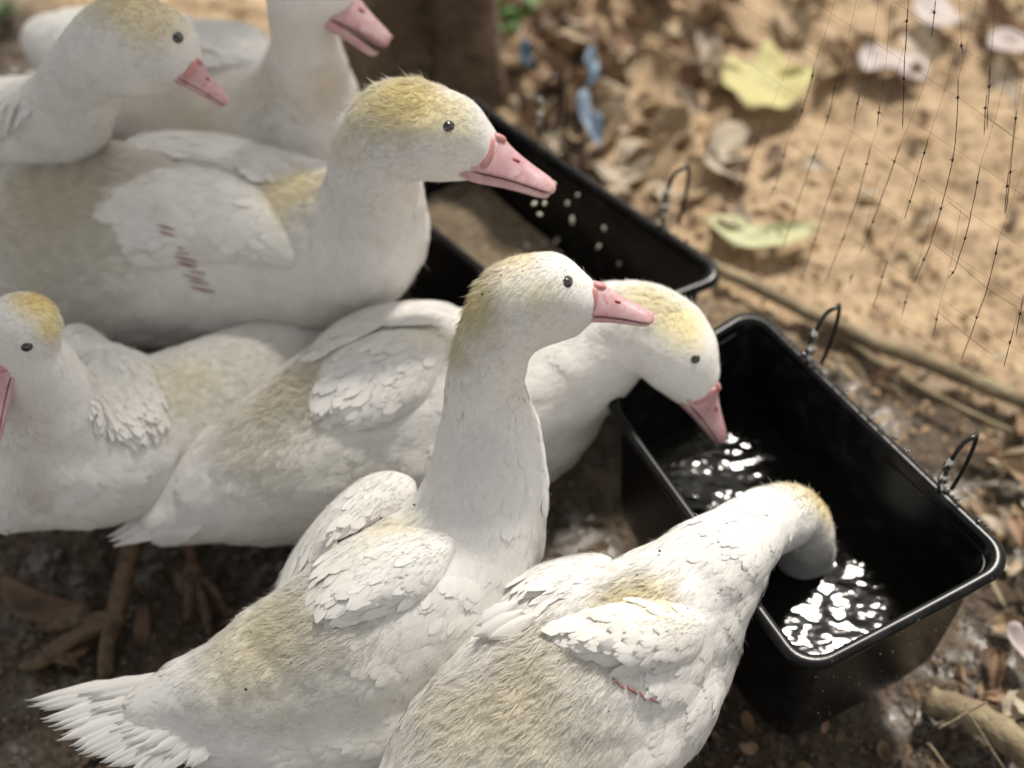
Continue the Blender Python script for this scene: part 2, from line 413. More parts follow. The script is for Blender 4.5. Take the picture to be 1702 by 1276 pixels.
def beak_parts(root, body_bvh, base, tip, up, sc_h=1.0, gape=0.0):
    X_ = (tip-base).normalized(); Z_ = (up-X_*up.dot(X_)).normalized(); Y_ = Z_.cross(X_)
    L_ = (tip-base).length; R = Matrix((X_, Y_, Z_)).transposed(); k = L_/.045*sc_h*1.12
    def T(v, extra=None):
        v = Vector(v)
        if extra is not None: v = extra @ v
        return R @ v + base
    us = np.array([-.30, -.12, 0, .10, .2, .3, .42, .56, .7, .82, .91, .97, 1.0])
    hw = np.array([.0090, .0100, .0102, .0098, .0092, .0087, .0085, .0086, .0090, .0092, .0086, .0070, .0035])*k
    zt = np.array([.0120, .0132, .0134, .0122, .0100, .0082, .0064, .0046, .0030, .0018, .0006, -.0010, -.0032])*k
    zb = np.array([-.0085, -.0088, -.0086, -.0082, -.0078, -.0074, -.0072, -.0070, -.0070, -.0070, -.0068, -.0062, -.005])*k
    V = []; seg = 20
    for i, u in enumerate(us):
        for j in range(seg):
            a = 2*math.pi*j/seg; cy, sz = math.cos(a), math.sin(a)
            y = hw[i]*math.copysign(abs(cy)**.85, cy)
            z = zb[i]+(zt[i]-zb[i])*(sz**.9 if sz > 0 else 0) if sz >= 0 else zb[i]-.0006*k*abs(sz)
            if 0 < u < .95 and sz > 0: y *= 1-.14*math.sin(a)**2
            if .02 < u < .18: z += .0012*k*max(0, sz)*abs(cy)*2
            V.append(T((u*L_, y, z)))
    n = len(us); F = [(i*seg+j, i*seg+(j+1) % seg, (i+1)*seg+(j+1) % seg, (i+1)*seg+j) for i in range(n-1) for j in range(seg)]
    F.append(tuple(range((n-1)*seg, n*seg))); F.append(tuple(range(seg))[::-1])
    bk = link('beak', face_mesh('beak', V, F, M_BEAK), root)
    # subdivide for a soft outline
    md = bk.modifiers.new('sub', 'SUBSURF'); md.levels = md.render_levels = 1
    # lower mandible, hinged at the base
    hinge = Matrix.Rotation(gape, 3, 'Y')
    V = []
    for i, u in enumerate(us):
        uu = u*.95
        for j in range(seg):
            a = 2*math.pi*j/seg; cy, sz = math.cos(a), math.sin(a)
            y = hw[i]*(.84 if u > 0 else .70)*cy; zc = zb[i]-.0012*k; z = zc+(.0004*k if sz > 0 else -.0042*k*(1-.5*max(0, u)))*abs(sz)
            V.append(T((uu*L_, y, z), hinge))
    link('lower_beak', face_mesh('lower_beak', V, F, M_BEAK), root)
    for s in (-1, 1):
        v, f = ellipsoid((0, 0, 0), (.0024*k, .0009*k, .0013*k)); pos = (.36*L_, s*.0060*k, .0024*k)
        v = [T(Vector(q)+Vector(pos)) for q in v]
        link('nostril', face_mesh('nostril', v, f, M_NOSTRIL), bk)
    v, f = ellipsoid((0, 0, 0), (.0036*k, .0040*k, .0014*k)); v = [T(Vector(q)+Vector((.900*L_, 0, -.0012*k))) for q in v]
    link('beak_nail', face_mesh('beak_nail', v, f, M_NAIL), bk)
    # red skin where the beak meets the face: two small lobes
    ps = []
    for s in (-1, 1):
        v, f = ellipsoid((.03*L_, s*.0046*k, .0104*k), (.0048*k, .0030*k, .0022*k)); ps.append((v, f))
        v, f = ellipsoid((-.03*L_, s*.0098*k, .001*k), (.0032*k, .0016*k, .0085*k)); ps.append((v, f))
    v, f = merge(ps); link('beak_base', face_mesh('beak_base', [T(q) for q in v], f, M_BEAKRED), root)
    return R, k

def eye_part(root, pos, nrm, r):
    nrm = nrm.normalized(); q = nrm.to_track_quat('Z', 'Y').to_matrix()
    c = pos-nrm*r*.55
    v, f = ellipsoid((0, 0, 0), (r, r, r)); e = link('eye', face_mesh('eye', [q@Vector(a)+c for a in v], f, M_EYE), root)
    for rr, tt, mm, nm, off in ((r*.80, r*.10, M_IRIS, 'iris', .50), (r*1.02, r*.20, M_LID, 'eyelid', .26)):
        V = []; F = []
        for i in range(20):
            a = 2*math.pi*i/20
            for j in range(6):
                b2 = 2*math.pi*j/6; R_ = rr+tt*math.cos(b2)
                V.append(q@Vector((R_*math.cos(a)*1.08, R_*math.sin(a)*.95, tt*math.sin(b2)+off*r))+c)
        F = [(i*6+j, ((i+1) % 20)*6+j, ((i+1) % 20)*6+(j+1) % 6, i*6+(j+1) % 6) for i in range(20) for j in range(6)]
        link(nm, face_mesh(nm, V, F, mm), e)

def leg(root, hip, ankle, toes_dir, size=1.0, toes=None):
    a, b2 = np.array(hip), np.array(ankle); mid = (a+b2)/2+np.array((0, 0, 0))
    path = catmull([a, mid, b2], 5); rad = np.interp(np.linspace(0, 1, len(path)), [0, .3, .85, 1], [.0085, .0058, .0055, .0075])*size
    parts = [tube(path, rad, 10)]
    d = Vector(toes_dir).normalized(); tips = []
    if toes is None:
        for an in (-.5, 0, .5):
            dd = Matrix.Rotation(an, 3, 'Z') @ d; L_ = .062*size*(1 if an == 0 else .85)
            tips.append(Vector(b2)+dd*L_)
    else: tips = [Vector(t) for t in toes]
    for t in tips:
        t = np.array(t); t[2] = max(gz(t[0], t[1])+.004, t[2])
        m1 = b2*.55+t*.45; m1[2] = max(m1[2], gz(m1[0], m1[1])+.007)+.003; m2 = b2*.2+t*.8; m2[2] = gz(m2[0], m2[1])+.006
        pth = catmull([b2, m1, m2, t], 5); rd = np.interp(np.linspace(0, 1, len(pth)), [0, .3, .5, .8, 1], [.006, .0045, .0052, .0038, .0012])*size
        parts.append(tube(pth, rd, 8))
    V, F = merge(parts); lg = link('leg', face_mesh('leg', V, F, M_LEG), root)
    # webs between the toes
    for i in range(len(tips)-1):
        A, B = Vector(b2), tips[i]; C_ = tips[i+1]; pts = []; nn = 5
        for r_ in range(nn+1):
            for s_ in range(nn+1):
                sag = .82-.30*math.sin(math.pi*s_/nn)
                p = A.lerp(B.lerp(C_, s_/nn), r_/nn*sag); z_ = gz(p.x, p.y)+.004+.012*(1-r_/nn)**2
                pts.append((p.x, p.y, z_))
        F = [(r_*(nn+1)+s_, r_*(nn+1)+s_+1, (r_+1)*(nn+1)+s_+1, (r_+1)*(nn+1)+s_) for r_ in range(nn) for s_ in range(nn)]
        link('web', face_mesh('web', pts, F, M_LEG), lg)

GROUP = 'young white ducks crowding round the black troughs'
def duck(label, chains, tints, spine, beak=None, eye=None, wings=(), tail=None, legs=None, fluff=1.0, down_amt=1.0, base_col=WHITE, seed=0, gape=0.0, beak_h=1.0, beak_up=None, skin=None, lump=1.0, both_eyes=True, specks=()):
    """chains: runs of (px, py, z, radius in px) balls that the body surface is grown round"""
    tv, tf, o = [], [], 0
    first = None; P_all = []
    for ch in chains:
        pts = []
        for px, py, z, r in ch:
            p = W(px, py, z); rr = r*mpp(p)
            pts.append((p.x, p.y, p.z, rr))
        pts = np.array(pts)
        if len(pts) > 1: pts = catmull(pts, 7)
        P_all.append(pts)
        for x, y, z, rr in pts:
            tv.append(ICO3[0]*rr+np.array((x, y, z))); tf.append(ICO3[1]+o); o += len(ICO3[0])
    A = np.concatenate(P_all); c = A[np.argmax(A[:, 3])]
    root = empty('duck', (float(c[0]), float(c[1]), 0), label, 'duck', GROUP)
    me = np_mesh('tmp', np.concatenate(tv), np.concatenate(tf))
    tmp = bpy.data.objects.new('tmp', me); COL.objects.link(tmp)
    m1 = tmp.modifiers.new('r', 'REMESH'); m1.mode = 'VOXEL'; m1.voxel_size = .0042
    m2 = tmp.modifiers.new('s', 'SMOOTH'); m2.factor = .5; m2.iterations = 9
    dg = bpy.context.evaluated_depsgraph_get(); ev = tmp.evaluated_get(dg)
    body = bpy.data.meshes.new_from_object(ev); bpy.data.objects.remove(tmp); bpy.data.meshes.remove(me)
    nv = len(body.vertices); V = np.zeros(nv*3, np.float32); body.vertices.foreach_get('co', V); V = V.reshape(-1, 3)
    NN = np.zeros(nv*3, np.float32); body.vertices.foreach_get('normal', NN); NN = NN.reshape(-1, 3)
    hd = np.array([noise.fractal(Vector(v*28), 1, 2, 3) for v in V])*.0022*lump + np.array([noise.noise(Vector(v*75)) for v in V])*.0007*lump
    if beak:
        bpt = np.array(W(*beak[0])); dist = np.linalg.norm(V-bpt, axis=1); hd *= np.clip(dist/.10, .25, 1)
    V = V+NN*(hd+.0012)[:, None]
    body.vertices.foreach_set('co', V.astype(np.float32).ravel()); body.update()
    body.vertices.foreach_get('normal', nb := np.zeros(nv*3, np.float32)); NN = nb.reshape(-1, 3).copy()
    body.polygons.foreach_set('use_smooth', [True]*len(body.polygons))
    body.name = 'body'
    bvh = BVHTree.FromPolygons([Vector(v) for v in V], [tuple(p.vertices) for p in body.polygons])
    tl = [(np.array(W(px, py, z)), r*1.2*mpp(W(px, py, z)), colr, s) for px, py, z, r, colr, s in tints]
    rsd = np.random.RandomState(seed)
    def tint(P):
        C = np.tile(base_col, (len(P), 1)).astype(float)
        nn_ = np.array([noise.fractal(Vector(p*18+np.array((seed, 0, 0))), 1, 2, 3) for p in P]) if len(P) < 30000 else np.array([noise.noise(Vector(p*24+np.array((seed, 0, 0)))) for p in P])
        if nn_ is None:
            nn_ = np.zeros(len(P))
            nn_ = np.sin(P[:, 0]*140+seed)*np.sin(P[:, 1]*117+P[:, 2]*60)*.3+rsd.randn(len(P))*.12
        for p, r, colr, s in tl:
            d = np.linalg.norm(P-p, axis=1)/r+nn_*.35
            wgt = np.clip(1.25-d, 0, 1); wgt = wgt*wgt*(3-2*wgt)*s
            C = C*(1-wgt[:, None])+colr*wgt[:, None]
        g_ = np.clip(1-.07*np.abs(nn_), .8, 1); return C*g_[:, None]
    ca = body.color_attributes.new('tint', 'FLOAT_COLOR', 'POINT'); cc = np.ones((nv, 4), np.float32); cc[:, :3] = tint(V); ca.data.foreach_set('color', cc.ravel())
    body.materials.clear(); body.materials.append(M_SKIN)
    bo = link('body', body, root)
    # direction the plumage lies in: back along the spine
    sp = np.array([np.array(W(*s)) for s in spine]); sp = catmull(sp, 6)
    sdir = unit(np.gradient(sp, axis=0))
    def flow(P, Nn):
        d2 = ((P[:, None, :]-sp[None])**2).sum(-1); w_ = np.exp(-d2/(2*.035**2))+1e-9
        D = (w_[..., None]*sdir[None]).sum(1)/w_.sum(1)[:, None]
        D = D-Nn*(D*Nn).sum(-1, keepdims=True); return unit(D)
    # short down all over the body
    body.calc_loop_triangles(); tri = np.zeros(len(body.loop_triangles)*3, np.int32); body.loop_triangles.foreach_get('vertices', tri); tri = tri.reshape(-1, 3)
    ar = .5*np.linalg.norm(np.cross(V[tri[:, 1]]-V[tri[:, 0]], V[tri[:, 2]]-V[tri[:, 0]]), axis=1)
    cen_ = V[tri].mean(1); tc_ = np.array(CAM)-cen_; nt_ = NN[tri[:, 0]]; facing = (unit(tc_)*nt_).sum(-1)
    rel = cen_-np.array(CAM); dz = rel[:, 1]*CT-rel[:, 2]*ST; sx = rel[:, 0]/dz*FPX+851; sy = 638-(rel[:, 1]*ST+rel[:, 2]*CT)/dz*FPX
    wq = ar*np.where(facing > -.45, 1.0, .25)*np.where((sx > -160) & (sx < 1860) & (sy > -160) & (sy < 1430), 1.0, .2)
    def sample(dens):
        n = int(wq.sum()*dens); t = tri[rsd.choice(len(tri), n, p=wq/wq.sum())]; u = rsd.rand(n, 2); fl = u.sum(1) > 1; u[fl] = 1-u[fl]; w0 = 1-u.sum(1)
        P = V[t[:, 0]]*w0[:, None]+V[t[:, 1]]*u[:, :1]+V[t[:, 2]]*u[:, 1:]; Nn = unit(NN[t[:, 0]]*w0[:, None]+NN[t[:, 1]]*u[:, :1]+NN[t[:, 2]]*u[:, 1:])
        keep = P[:, 2] > (WATER_Z+.002 if skin == 'dip' else -1)
        if beak:                                              # none growing over the beak
            bt, bb = np.array(W(*beak[1])), np.array(W(*beak[0])); keep &= ~(np.linalg.norm(P-(bb*.8+bt*.2), axis=1) < .011)
        P, Nn = P[keep], Nn[keep]
        D = np.concatenate([flow(P[i:i+4000], Nn[i:i+4000]) for i in range(0, len(P), 4000)])
        wool = np.zeros(len(P))
        for p, r, colr, s in tl:
            if colr is BEIGE or colr is CREAM or colr is GOLD:
                wool = np.maximum(wool, np.clip(1.6-np.linalg.norm(P-p, axis=1)/r, 0, 1)*min(1, s*1.4))
        headd = np.ones(len(P))
        if beak or skin == 'dip':
            hp = np.array(W(*(beak[0] if beak else (1325, 880, .14)))); headd = np.clip(np.linalg.norm(P-hp, axis=1)/.11, 0, 1)
        return P, Nn, D, wool, headd
    # small contour feathers, except on the woolly patches and the head
    P, Nn, D, wool, headd = sample(75000)
    k_ = (headd > .75) & (rsd.rand(len(P)) > wool*1.3); P, Nn, D = P[k_], Nn[k_], D[k_]; sz = (.75+.5*rsd.rand(len(P)))
    if len(P):
        Dj = unit(D+np.cross(D, Nn)*(rsd.randn(len(P))*.16)[:, None])
        link('contour_feathers', card_mesh('contour_feathers', P+Nn*.0003, Dj, Nn, .0105*sz, .0062*sz, np.clip(tint(P)*(1+.018*rsd.randn(len(P)))[:, None], .02, .88), lift=.022, curl=.05, tilt=.15), root)['kind'] = 'stuff'
    P, Nn, D, wool, headd = sample(650000*fluff); k_ = rsd.rand(len(P)) < .36+.64*np.clip(wool*1.5+(headd < .7), 0, 1); P, Nn, D, wool, headd = P[k_], Nn[k_], D[k_], wool[k_], headd[k_]; n = len(P)
    Ln = (.0050+.0050*wool*(headd > .6)+.0018*rsd.randn(n))*down_amt*(.60+.40*headd); Ln = np.clip(Ln, .0016, .014)
    stray = rsd.rand(n) < .015; Ln[stray] *= 1.4
    cl = np.sin(P[:, 0]*310+np.sin(P[:, 1]*250)*2)*np.sin(P[:, 1]*280+P[:, 2]*330)
    lift = .11+.07*np.abs(rsd.randn(n))+wool*(.22+.25*cl)+stray*.5; lift = np.maximum(lift, .05)
    side = np.cross(D, Nn); Dh = unit(D+Nn*lift[:, None]+side*(rsd.randn(n)*.20+cl*wool*.5)[:, None])
    link('down', hair_mesh('down', P-Nn*.0004, Dh, Nn, Ln, np.full(n, .00062)*(.7+.5*rsd.rand(n))*(1+.5*wool), np.clip(tint(P)*(1+.04*rsd.randn(n)+.05*cl*wool)[:, None], .02, .88)), root)['kind'] = 'stuff'
    # head fittings
    if beak:
        b0, b1 = W(*beak[0]), W(*beak[1]); up = Vector(beak_up) if beak_up else Vector((0, .62, .75))
        R, k = beak_parts(root, bvh, b0, b1, up, beak_h, gape)
        if eye:
            hit, nn2, _, _ = bvh.ray_cast(CAM, RAY(*eye[:2]).normalized())
            if hit:
                yv = R.col[1]; r_ = eye[2]*mpp(hit)
                eye_part(root, hit, nn2, r_)
                if both_eyes:
                    mp = hit-yv*2*(hit-b0).dot(yv); mh, mn, _, _ = bvh.find_nearest(mp)
                    if mh: eye_part(root, mh, mn, r_)
    # wings: folded pads of feathers lying on the body
    for wg in wings:
        ol, T_, froot, fdir = wg['outline'], wg.get('thick', .010), wg.get('size', 1.0), wg['dir']
        O = catmull(ol, 5, closed=True); cen = O.mean(0) if 'c' not in wg else np.array(wg['c'], float); na = len(O); nr = 12
        dep = np.full((nr+1, na), np.nan)
        for i in range(nr+1):
            for j in range(na):
                q = cen+(O[j]-cen)*(i/nr); rd = RAY(*q); h = bvh.ray_cast(CAM, rd.normalized())
                if h[0] is not None: dep[i, j] = (h[0]-CAM).length/rd.length
        if np.isnan(dep[0]).any(): dep[0] = np.nanmean(dep)
        if 'maxd' in wg: pass
        for i in range(1, nr+1):
            for j in range(na):
                if np.isnan(dep[i, j]) or dep[i, j]-dep[i-1, j] > .012: dep[i, j] = dep[i-1, j]+.0025
                if dep[i, j]-dep[i-1, j] < -.012: dep[i, j] = dep[i-1, j]-.0025
        for _ in range(8):
            d2 = dep.copy(); d2[1:-1] = (dep[:-2]+dep[2:]+dep[1:-1]*2)/4; d2 = (np.roll(d2, 1, 1)+np.roll(d2, -1, 1)+2*d2)/4; dep = d2
            dep[0] = dep[1].mean()
        Vw = []; 
        for i in range(nr+1):
            r_ = i/nr; h = T_*1.25*max(0, 1-r_**2.6)**.75 - .0022
            for j in range(na):
                q = cen+(O[j]-cen)*r_; rd = RAY(*q); Vw.append(CAM+rd*(dep[i, j]-h))
        for i in range(nr-1, -1, -1):
            r_ = i/nr
            for j in range(na):
                q = cen+(O[j]-cen)*r_; rd = RAY(*q); Vw.append(CAM+rd*(dep[i, j]+.016*math.sqrt(max(0, 1-r_**2))+.001))
        rows = 2*nr+1
        Fw = [(i*na+j, (i+1)*na+j, (i+1)*na+(j+1) % na, i*na+(j+1) % na) for i in range(rows-1) for j in range(na)]
        Vw = np.array([tuple(v) for v in Vw]); Fw = np.array(Fw)
        a_, b_, c_ = Vw[Fw[na*4, 0]], Vw[Fw[na*4, 1]], Vw[Fw[na*4, 2]]
        if np.dot(np.cross(b_-a_, c_-a_), np.array(CAM)-a_) < 0: Fw = Fw[:, ::-1]
        wo = link('wing', np_mesh('wing', Vw, Fw, M_SKIN, col=tint(Vw)), root)
        wb = BVHTree.FromPolygons([Vector(v) for v in Vw], [tuple(int(k) for k in f) for f in Fw])
        dvec = np.array(W(fdir[1][0], fdir[1][1], .2)-W(fdir[0][0], fdir[0][1], .2)); dvec = unit(dvec)
        # covert feathers in rows
        d2 = np.array(fdir[1], float)-np.array(fdir[0], float); d2 /= np.linalg.norm(d2); s2 = np.array((-d2[1], d2[0]))
        mm = mpp(Vector(Vw[0])); st = .0064*froot/mm; lo = ((O-cen)@d2).min(); hi = ((O-cen)@d2).max(); sl_, sh_ = ((O-cen)@s2).min(), ((O-cen)@s2).max()
        PP, DD, NW, LL, WW = [], [], [], [], []
        row = 0; a = lo+st*.3
        while a < hi-st*.2:
            bq = sl_+(st*.55 if row % 2 else 0)
            while bq < sh_:
                q = cen+d2*(a+rsd.randn()*st*.15)+s2*(bq+rsd.randn()*st*.12)
                if inside(cen+(O-cen)*.88, q[0], q[1]):
                    h = wb.ray_cast(CAM, RAY(*q).normalized())
                    if h[0] is not None:
                        fr_ = (a-lo)/(hi-lo); s_ = froot*(.55+.75*fr_)
                        N_ = np.array(h[1]); N_ = N_ if N_@(np.array(CAM)-np.array(h[0])) > 0 else -N_; D_ = unit(dvec-N_*(dvec@N_)); D_ = unit(D_+np.cross(D_, N_)*rsd.randn()*.16)
                        PP.append(np.array(h[0])); DD.append(D_); NW.append(N_); LL.append(.0215*s_*(1+.14*rsd.randn())); WW.append(.0105*s_*(1+.1*rsd.randn()))
                bq += st*1.05
            a += st*.75; row += 1
        PP, DD, NW, LL, WW = map(np.array, (PP, DD, NW, LL, WW))
        if len(PP) and not wg.get('plain'): link('covert_feathers', card_mesh('covert_feathers', PP, DD, NW, LL, WW, np.clip((tint(PP)*.3+WHITE*.71)*(1+.03*rsd.randn(len(PP)))[:, None], 0, .88), lift=.045, curl=.09, tilt=.17), wo)['kind'] = 'stuff'
        Vt = Fw[:len(Fw)//2]; c4 = Vw[Vt]; nwv = unit(np.cross(c4[:, 2]-c4[:, 0], c4[:, 3]-c4[:, 1])); aw = np.linalg.norm(np.cross(c4[:, 2]-c4[:, 0], c4[:, 3]-c4[:, 1]), axis=1)*.5
        nh = int(aw.sum()*150000); fi = rsd.choice(len(Vt), nh, p=aw/aw.sum()); u, v_ = rsd.rand(nh, 1), rsd.rand(nh, 1); q4 = c4[fi]
        ph = (q4[:, 0]*(1-u)+q4[:, 1]*u)*(1-v_)+(q4[:, 3]*(1-u)+q4[:, 2]*u)*v_; nh_ = nwv[fi]; dh_ = unit(dvec[None]-nh_*(nh_@dvec)[:, None]); dh_ = unit(dh_+nh_*(.14+.10*np.abs(rsd.randn(nh, 1)))+np.cross(dh_, nh_)*rsd.randn(nh, 1)*.2)
        link('wing_down', hair_mesh('wing_down', ph+nh_*.0006, dh_, nh_, np.clip(.0052+.0018*rsd.randn(nh), .002, .01), np.full(nh, .0006), np.clip((tint(ph)*.3+WHITE*.70)*(1+.04*rsd.randn(nh))[:, None], .02, .88)), wo)['kind'] = 'stuff'
        for fq in wg.get('flight', ()):                       # single larger feathers: (base px, tip px, width in m)
            flight(wo, bvh, wb, fq, tint, 'flight_feather')
        if 'quills' in wg:
            ps = []
            for (x0, y0, x1, y1) in wg['quills']:
                x0 += rsd.uniform(-5, 5); y0 += rsd.uniform(-2, 2); x1 += rsd.uniform(-6, 6); y1 += rsd.uniform(-3, 3)
                h0 = wb.ray_cast(CAM, RAY(x0, y0).normalized()); h1 = wb.ray_cast(CAM, RAY(x1, y1).normalized())
                if h0[0] is None: h0 = bvh.ray_cast(CAM, RAY(x0, y0).normalized())
                if h1[0] is None: h1 = bvh.ray_cast(CAM, RAY(x1, y1).normalized())
                if h0[0] is None or h1[0] is None: continue
                p0, p1 = np.array(h0[0]+h0[1]*.0006), np.array(h1[0]+h1[1]*.0012)
                v, f = tube([p0, (p0+p1)/2+np.array(h0[1])*.0006, p1], [.0008*rsd.uniform(.6, 1.3), .0011*rsd.uniform(.6, 1.2), .0004], 6)
                link('pin_quill', face_mesh('pin_quill', v, f, M_QUILL), wo)
    if specks:                                                # flecks of mud caught in the plumage
        ps = []
        for px, py, r_ in specks:
            h = bvh.ray_cast(CAM, RAY(px, py).normalized())
            if h[0] is not None: ps.append(ellipsoid(h[0]+h[1]*.0028, (r_*.0005, r_*.0004, r_*.0005), t=ICO1))
        v, f = merge(ps); link('dirt_specks', face_mesh('dirt_specks', v, f, M_DIRT), root)['kind'] = 'stuff'
    if tail:
        for fq in tail: flight(root, bvh, bvh, fq, tint, 'tail_feather')
    if legs:
        for lg in legs: leg(root, *lg)
    return root

def flight(parent, bvh, wb, fq, tint, nm):
    """one long feather from base to tip, each (px, py, z); a slightly cupped vane with a shaft and worn tip"""
    b0, b1, wd = W(*fq[0]), W(*fq[1]), fq[2]; X_ = (b1-b0); L_ = X_.length; X_.normalize()
    upv = Vector(fq[3]) if len(fq) > 3 else (CAM-b0).normalized()*.7+Vector((0, 0, .6))
    Z_ = (upv-X_*upv.dot(X_)).normalized(); Y_ = Z_.cross(X_); nu = 12
    V = []; rj = random.Random(int(fq[1][0]*7+fq[1][1]))
    for i in range(nu+1):
        u = i/nu; h = wd*.5*((.35+u*1.6) if u < .4 else (1 if u < .62 else max(.02, 1-((u-.62)/.39)**1.5)))
        for s in (-1, -.5, 0, .5, 1):
            hw_ = h*(1+.10*rj.uniform(-1, 1)*(abs(s) == 1)*(u > .3))
            p = b0+X_*(u*L_-(.10*abs(s)*wd if u > .8 else 0))+Y_*(s*hw_)+Z_*(-.12*wd*s*s+.0011*(s == 0)+L_*.03*math.sin(math.pi*u))
            V.append(p)
    F = [(i*5+j, i*5+j+1, (i+1)*5+j+1, (i+1)*5+j) for i in range(nu) for j in range(4)]
    Vn = np.array([tuple(v) for v in V]); F = np.array(F); 
    if np.dot(np.cross(Vn[F[0, 1]]-Vn[F[0, 0]], Vn[F[0, 2]]-Vn[F[0, 0]]), np.array(Z_)) < 0: F = F[:, ::-1]
    C = tint(Vn)*rj.uniform(.93, 1.02)
    o = link(nm, np_mesh(nm, Vn, F, M_FEATHER, col=np.clip(C, 0, .86)), parent)
    return o

def fan(bases, tips, wd, n, zb, zt, jit=4, seed=1):
    """tail feathers spread between two outer feathers"""
    r = random.Random(seed); B = catmull(bases, 8); T = catmull(tips, 8); out = []
    for i in range(n):
        t = i/(n-1); kb = B[int(t*(len(B)-1))]; kt = T[int(t*(len(T)-1))]
        out.append(((kb[0], kb[1], zb+.0012*(i % 3)), (kt[0]+r.uniform(-jit, jit)*2, kt[1]+r.uniform(-jit, jit), zt+.001*(i % 2)), wd*r.uniform(.7, 1.15)))
    return out

# F: the upright duck in the middle, in focus
duck('upright white duck in the middle of the group, head raised in sharp profile',
     [[(908, 484, .372, 66), (868, 497, .368, 70), (838, 535, .350, 67), (815, 590, .320, 64), (806, 645, .290, 64), (812, 700, .262, 76), (812, 790, .232, 96), (795, 870, .205, 112), (755, 940, .185, 126), (690, 1000, .172, 146), (600, 1065, .158, 152), (510, 1110, .145, 135), (420, 1140, .138, 105), (330, 1160, .130, 74), (250, 1180, .124, 46)],
      [(908, 486, .372, 62), (945, 498, .366, 50), (962, 505, .363, 38)], [(860, 520, .356, 68), (915, 522, .350, 48), (945, 530, .349, 32)],
      [(800, 880, .19, 100), (700, 1060, .15, 130), (600, 1130, .14, 120)], [(660, 1170, .125, 115), (560, 1200, .122, 110), (450, 1215, .120, 88), (350, 1220, .120, 56), (280, 1215, .121, 36)]],
     [(850, 440, .385, 52, GOLD, .55), (800, 500, .37, 56, CREAM, .8), (905, 500, .40, 60, CREAM, .45), (760, 560, .34, 50, CREAM, .5), (940, 430, .40, 42, WHITE, .8), (960, 520, .39, 40, BEIGE, .45), (630, 860, .24, 60, CREAM, .35), (500, 1010, .22, 100, BEIGE, .6), (420, 1080, .19, 100, CREAM, .35), (560, 1080, .24, 90, BEIGE, .3), (925, 520, .40, 34, BEIGE, .6), (620, 1150, .2, 160, SOILED, .5)],
     [(930, 490, .37), (850, 500, .37), (810, 600, .33), (808, 700, .27), (790, 850, .22), (690, 990, .18), (500, 1090, .16), (100, 1190, .13)],
     beak=((988, 500, .366), (1090, 519, .362)), eye=(944, 469, 11),
     wings=[dict(outline=[(760, 905), (740, 880), (660, 868), (590, 880), (530, 920), (508, 975), (520, 1010), (560, 1030), (610, 1035), (680, 1010), (735, 970)], dir=((740, 900), (520, 1000)), thick=.013, size=1.0),
            dict(outline=[(690, 800), (650, 782), (600, 795), (545, 840), (500, 895), (470, 945), (456, 985), (480, 985), (520, 930), (580, 880), (640, 855), (685, 840)], dir=((680, 800), (470, 960)), thick=.008, size=.95)],
     tail=fan([(330, 1120), (300, 1165), (330, 1235)], [(48, 1160), (72, 1195), (110, 1235), (165, 1264), (250, 1292)], .0115, 30, .134, .120, jit=5)
     + fan([(380, 1110), (360, 1160), (370, 1215)], [(140, 1150), (170, 1190), (230, 1240), (310, 1275)], .0115, 26, .140, .130, jit=7, seed=5),
     legs=[((-.07, .53, .11), (-.075, .53, .012), (1, .3, 0)), ((-.03, .47, .11), (-.035, .47, .012), (1, .3, 0))], seed=1, specks=[(692, 843, 2), (412, 1143, 2.6), (601, 862, 3), (608, 860, 2), (420, 1052, 1.5), (486, 1100, 1.4), (835, 462, 1.5), (807, 490, 1.8), (626, 849, 1.6), (748, 566, 1.4), (372, 1086, 1.6), (191, 1152, 2.2), (202, 1243, 1.6), (870, 455, 1.2)])

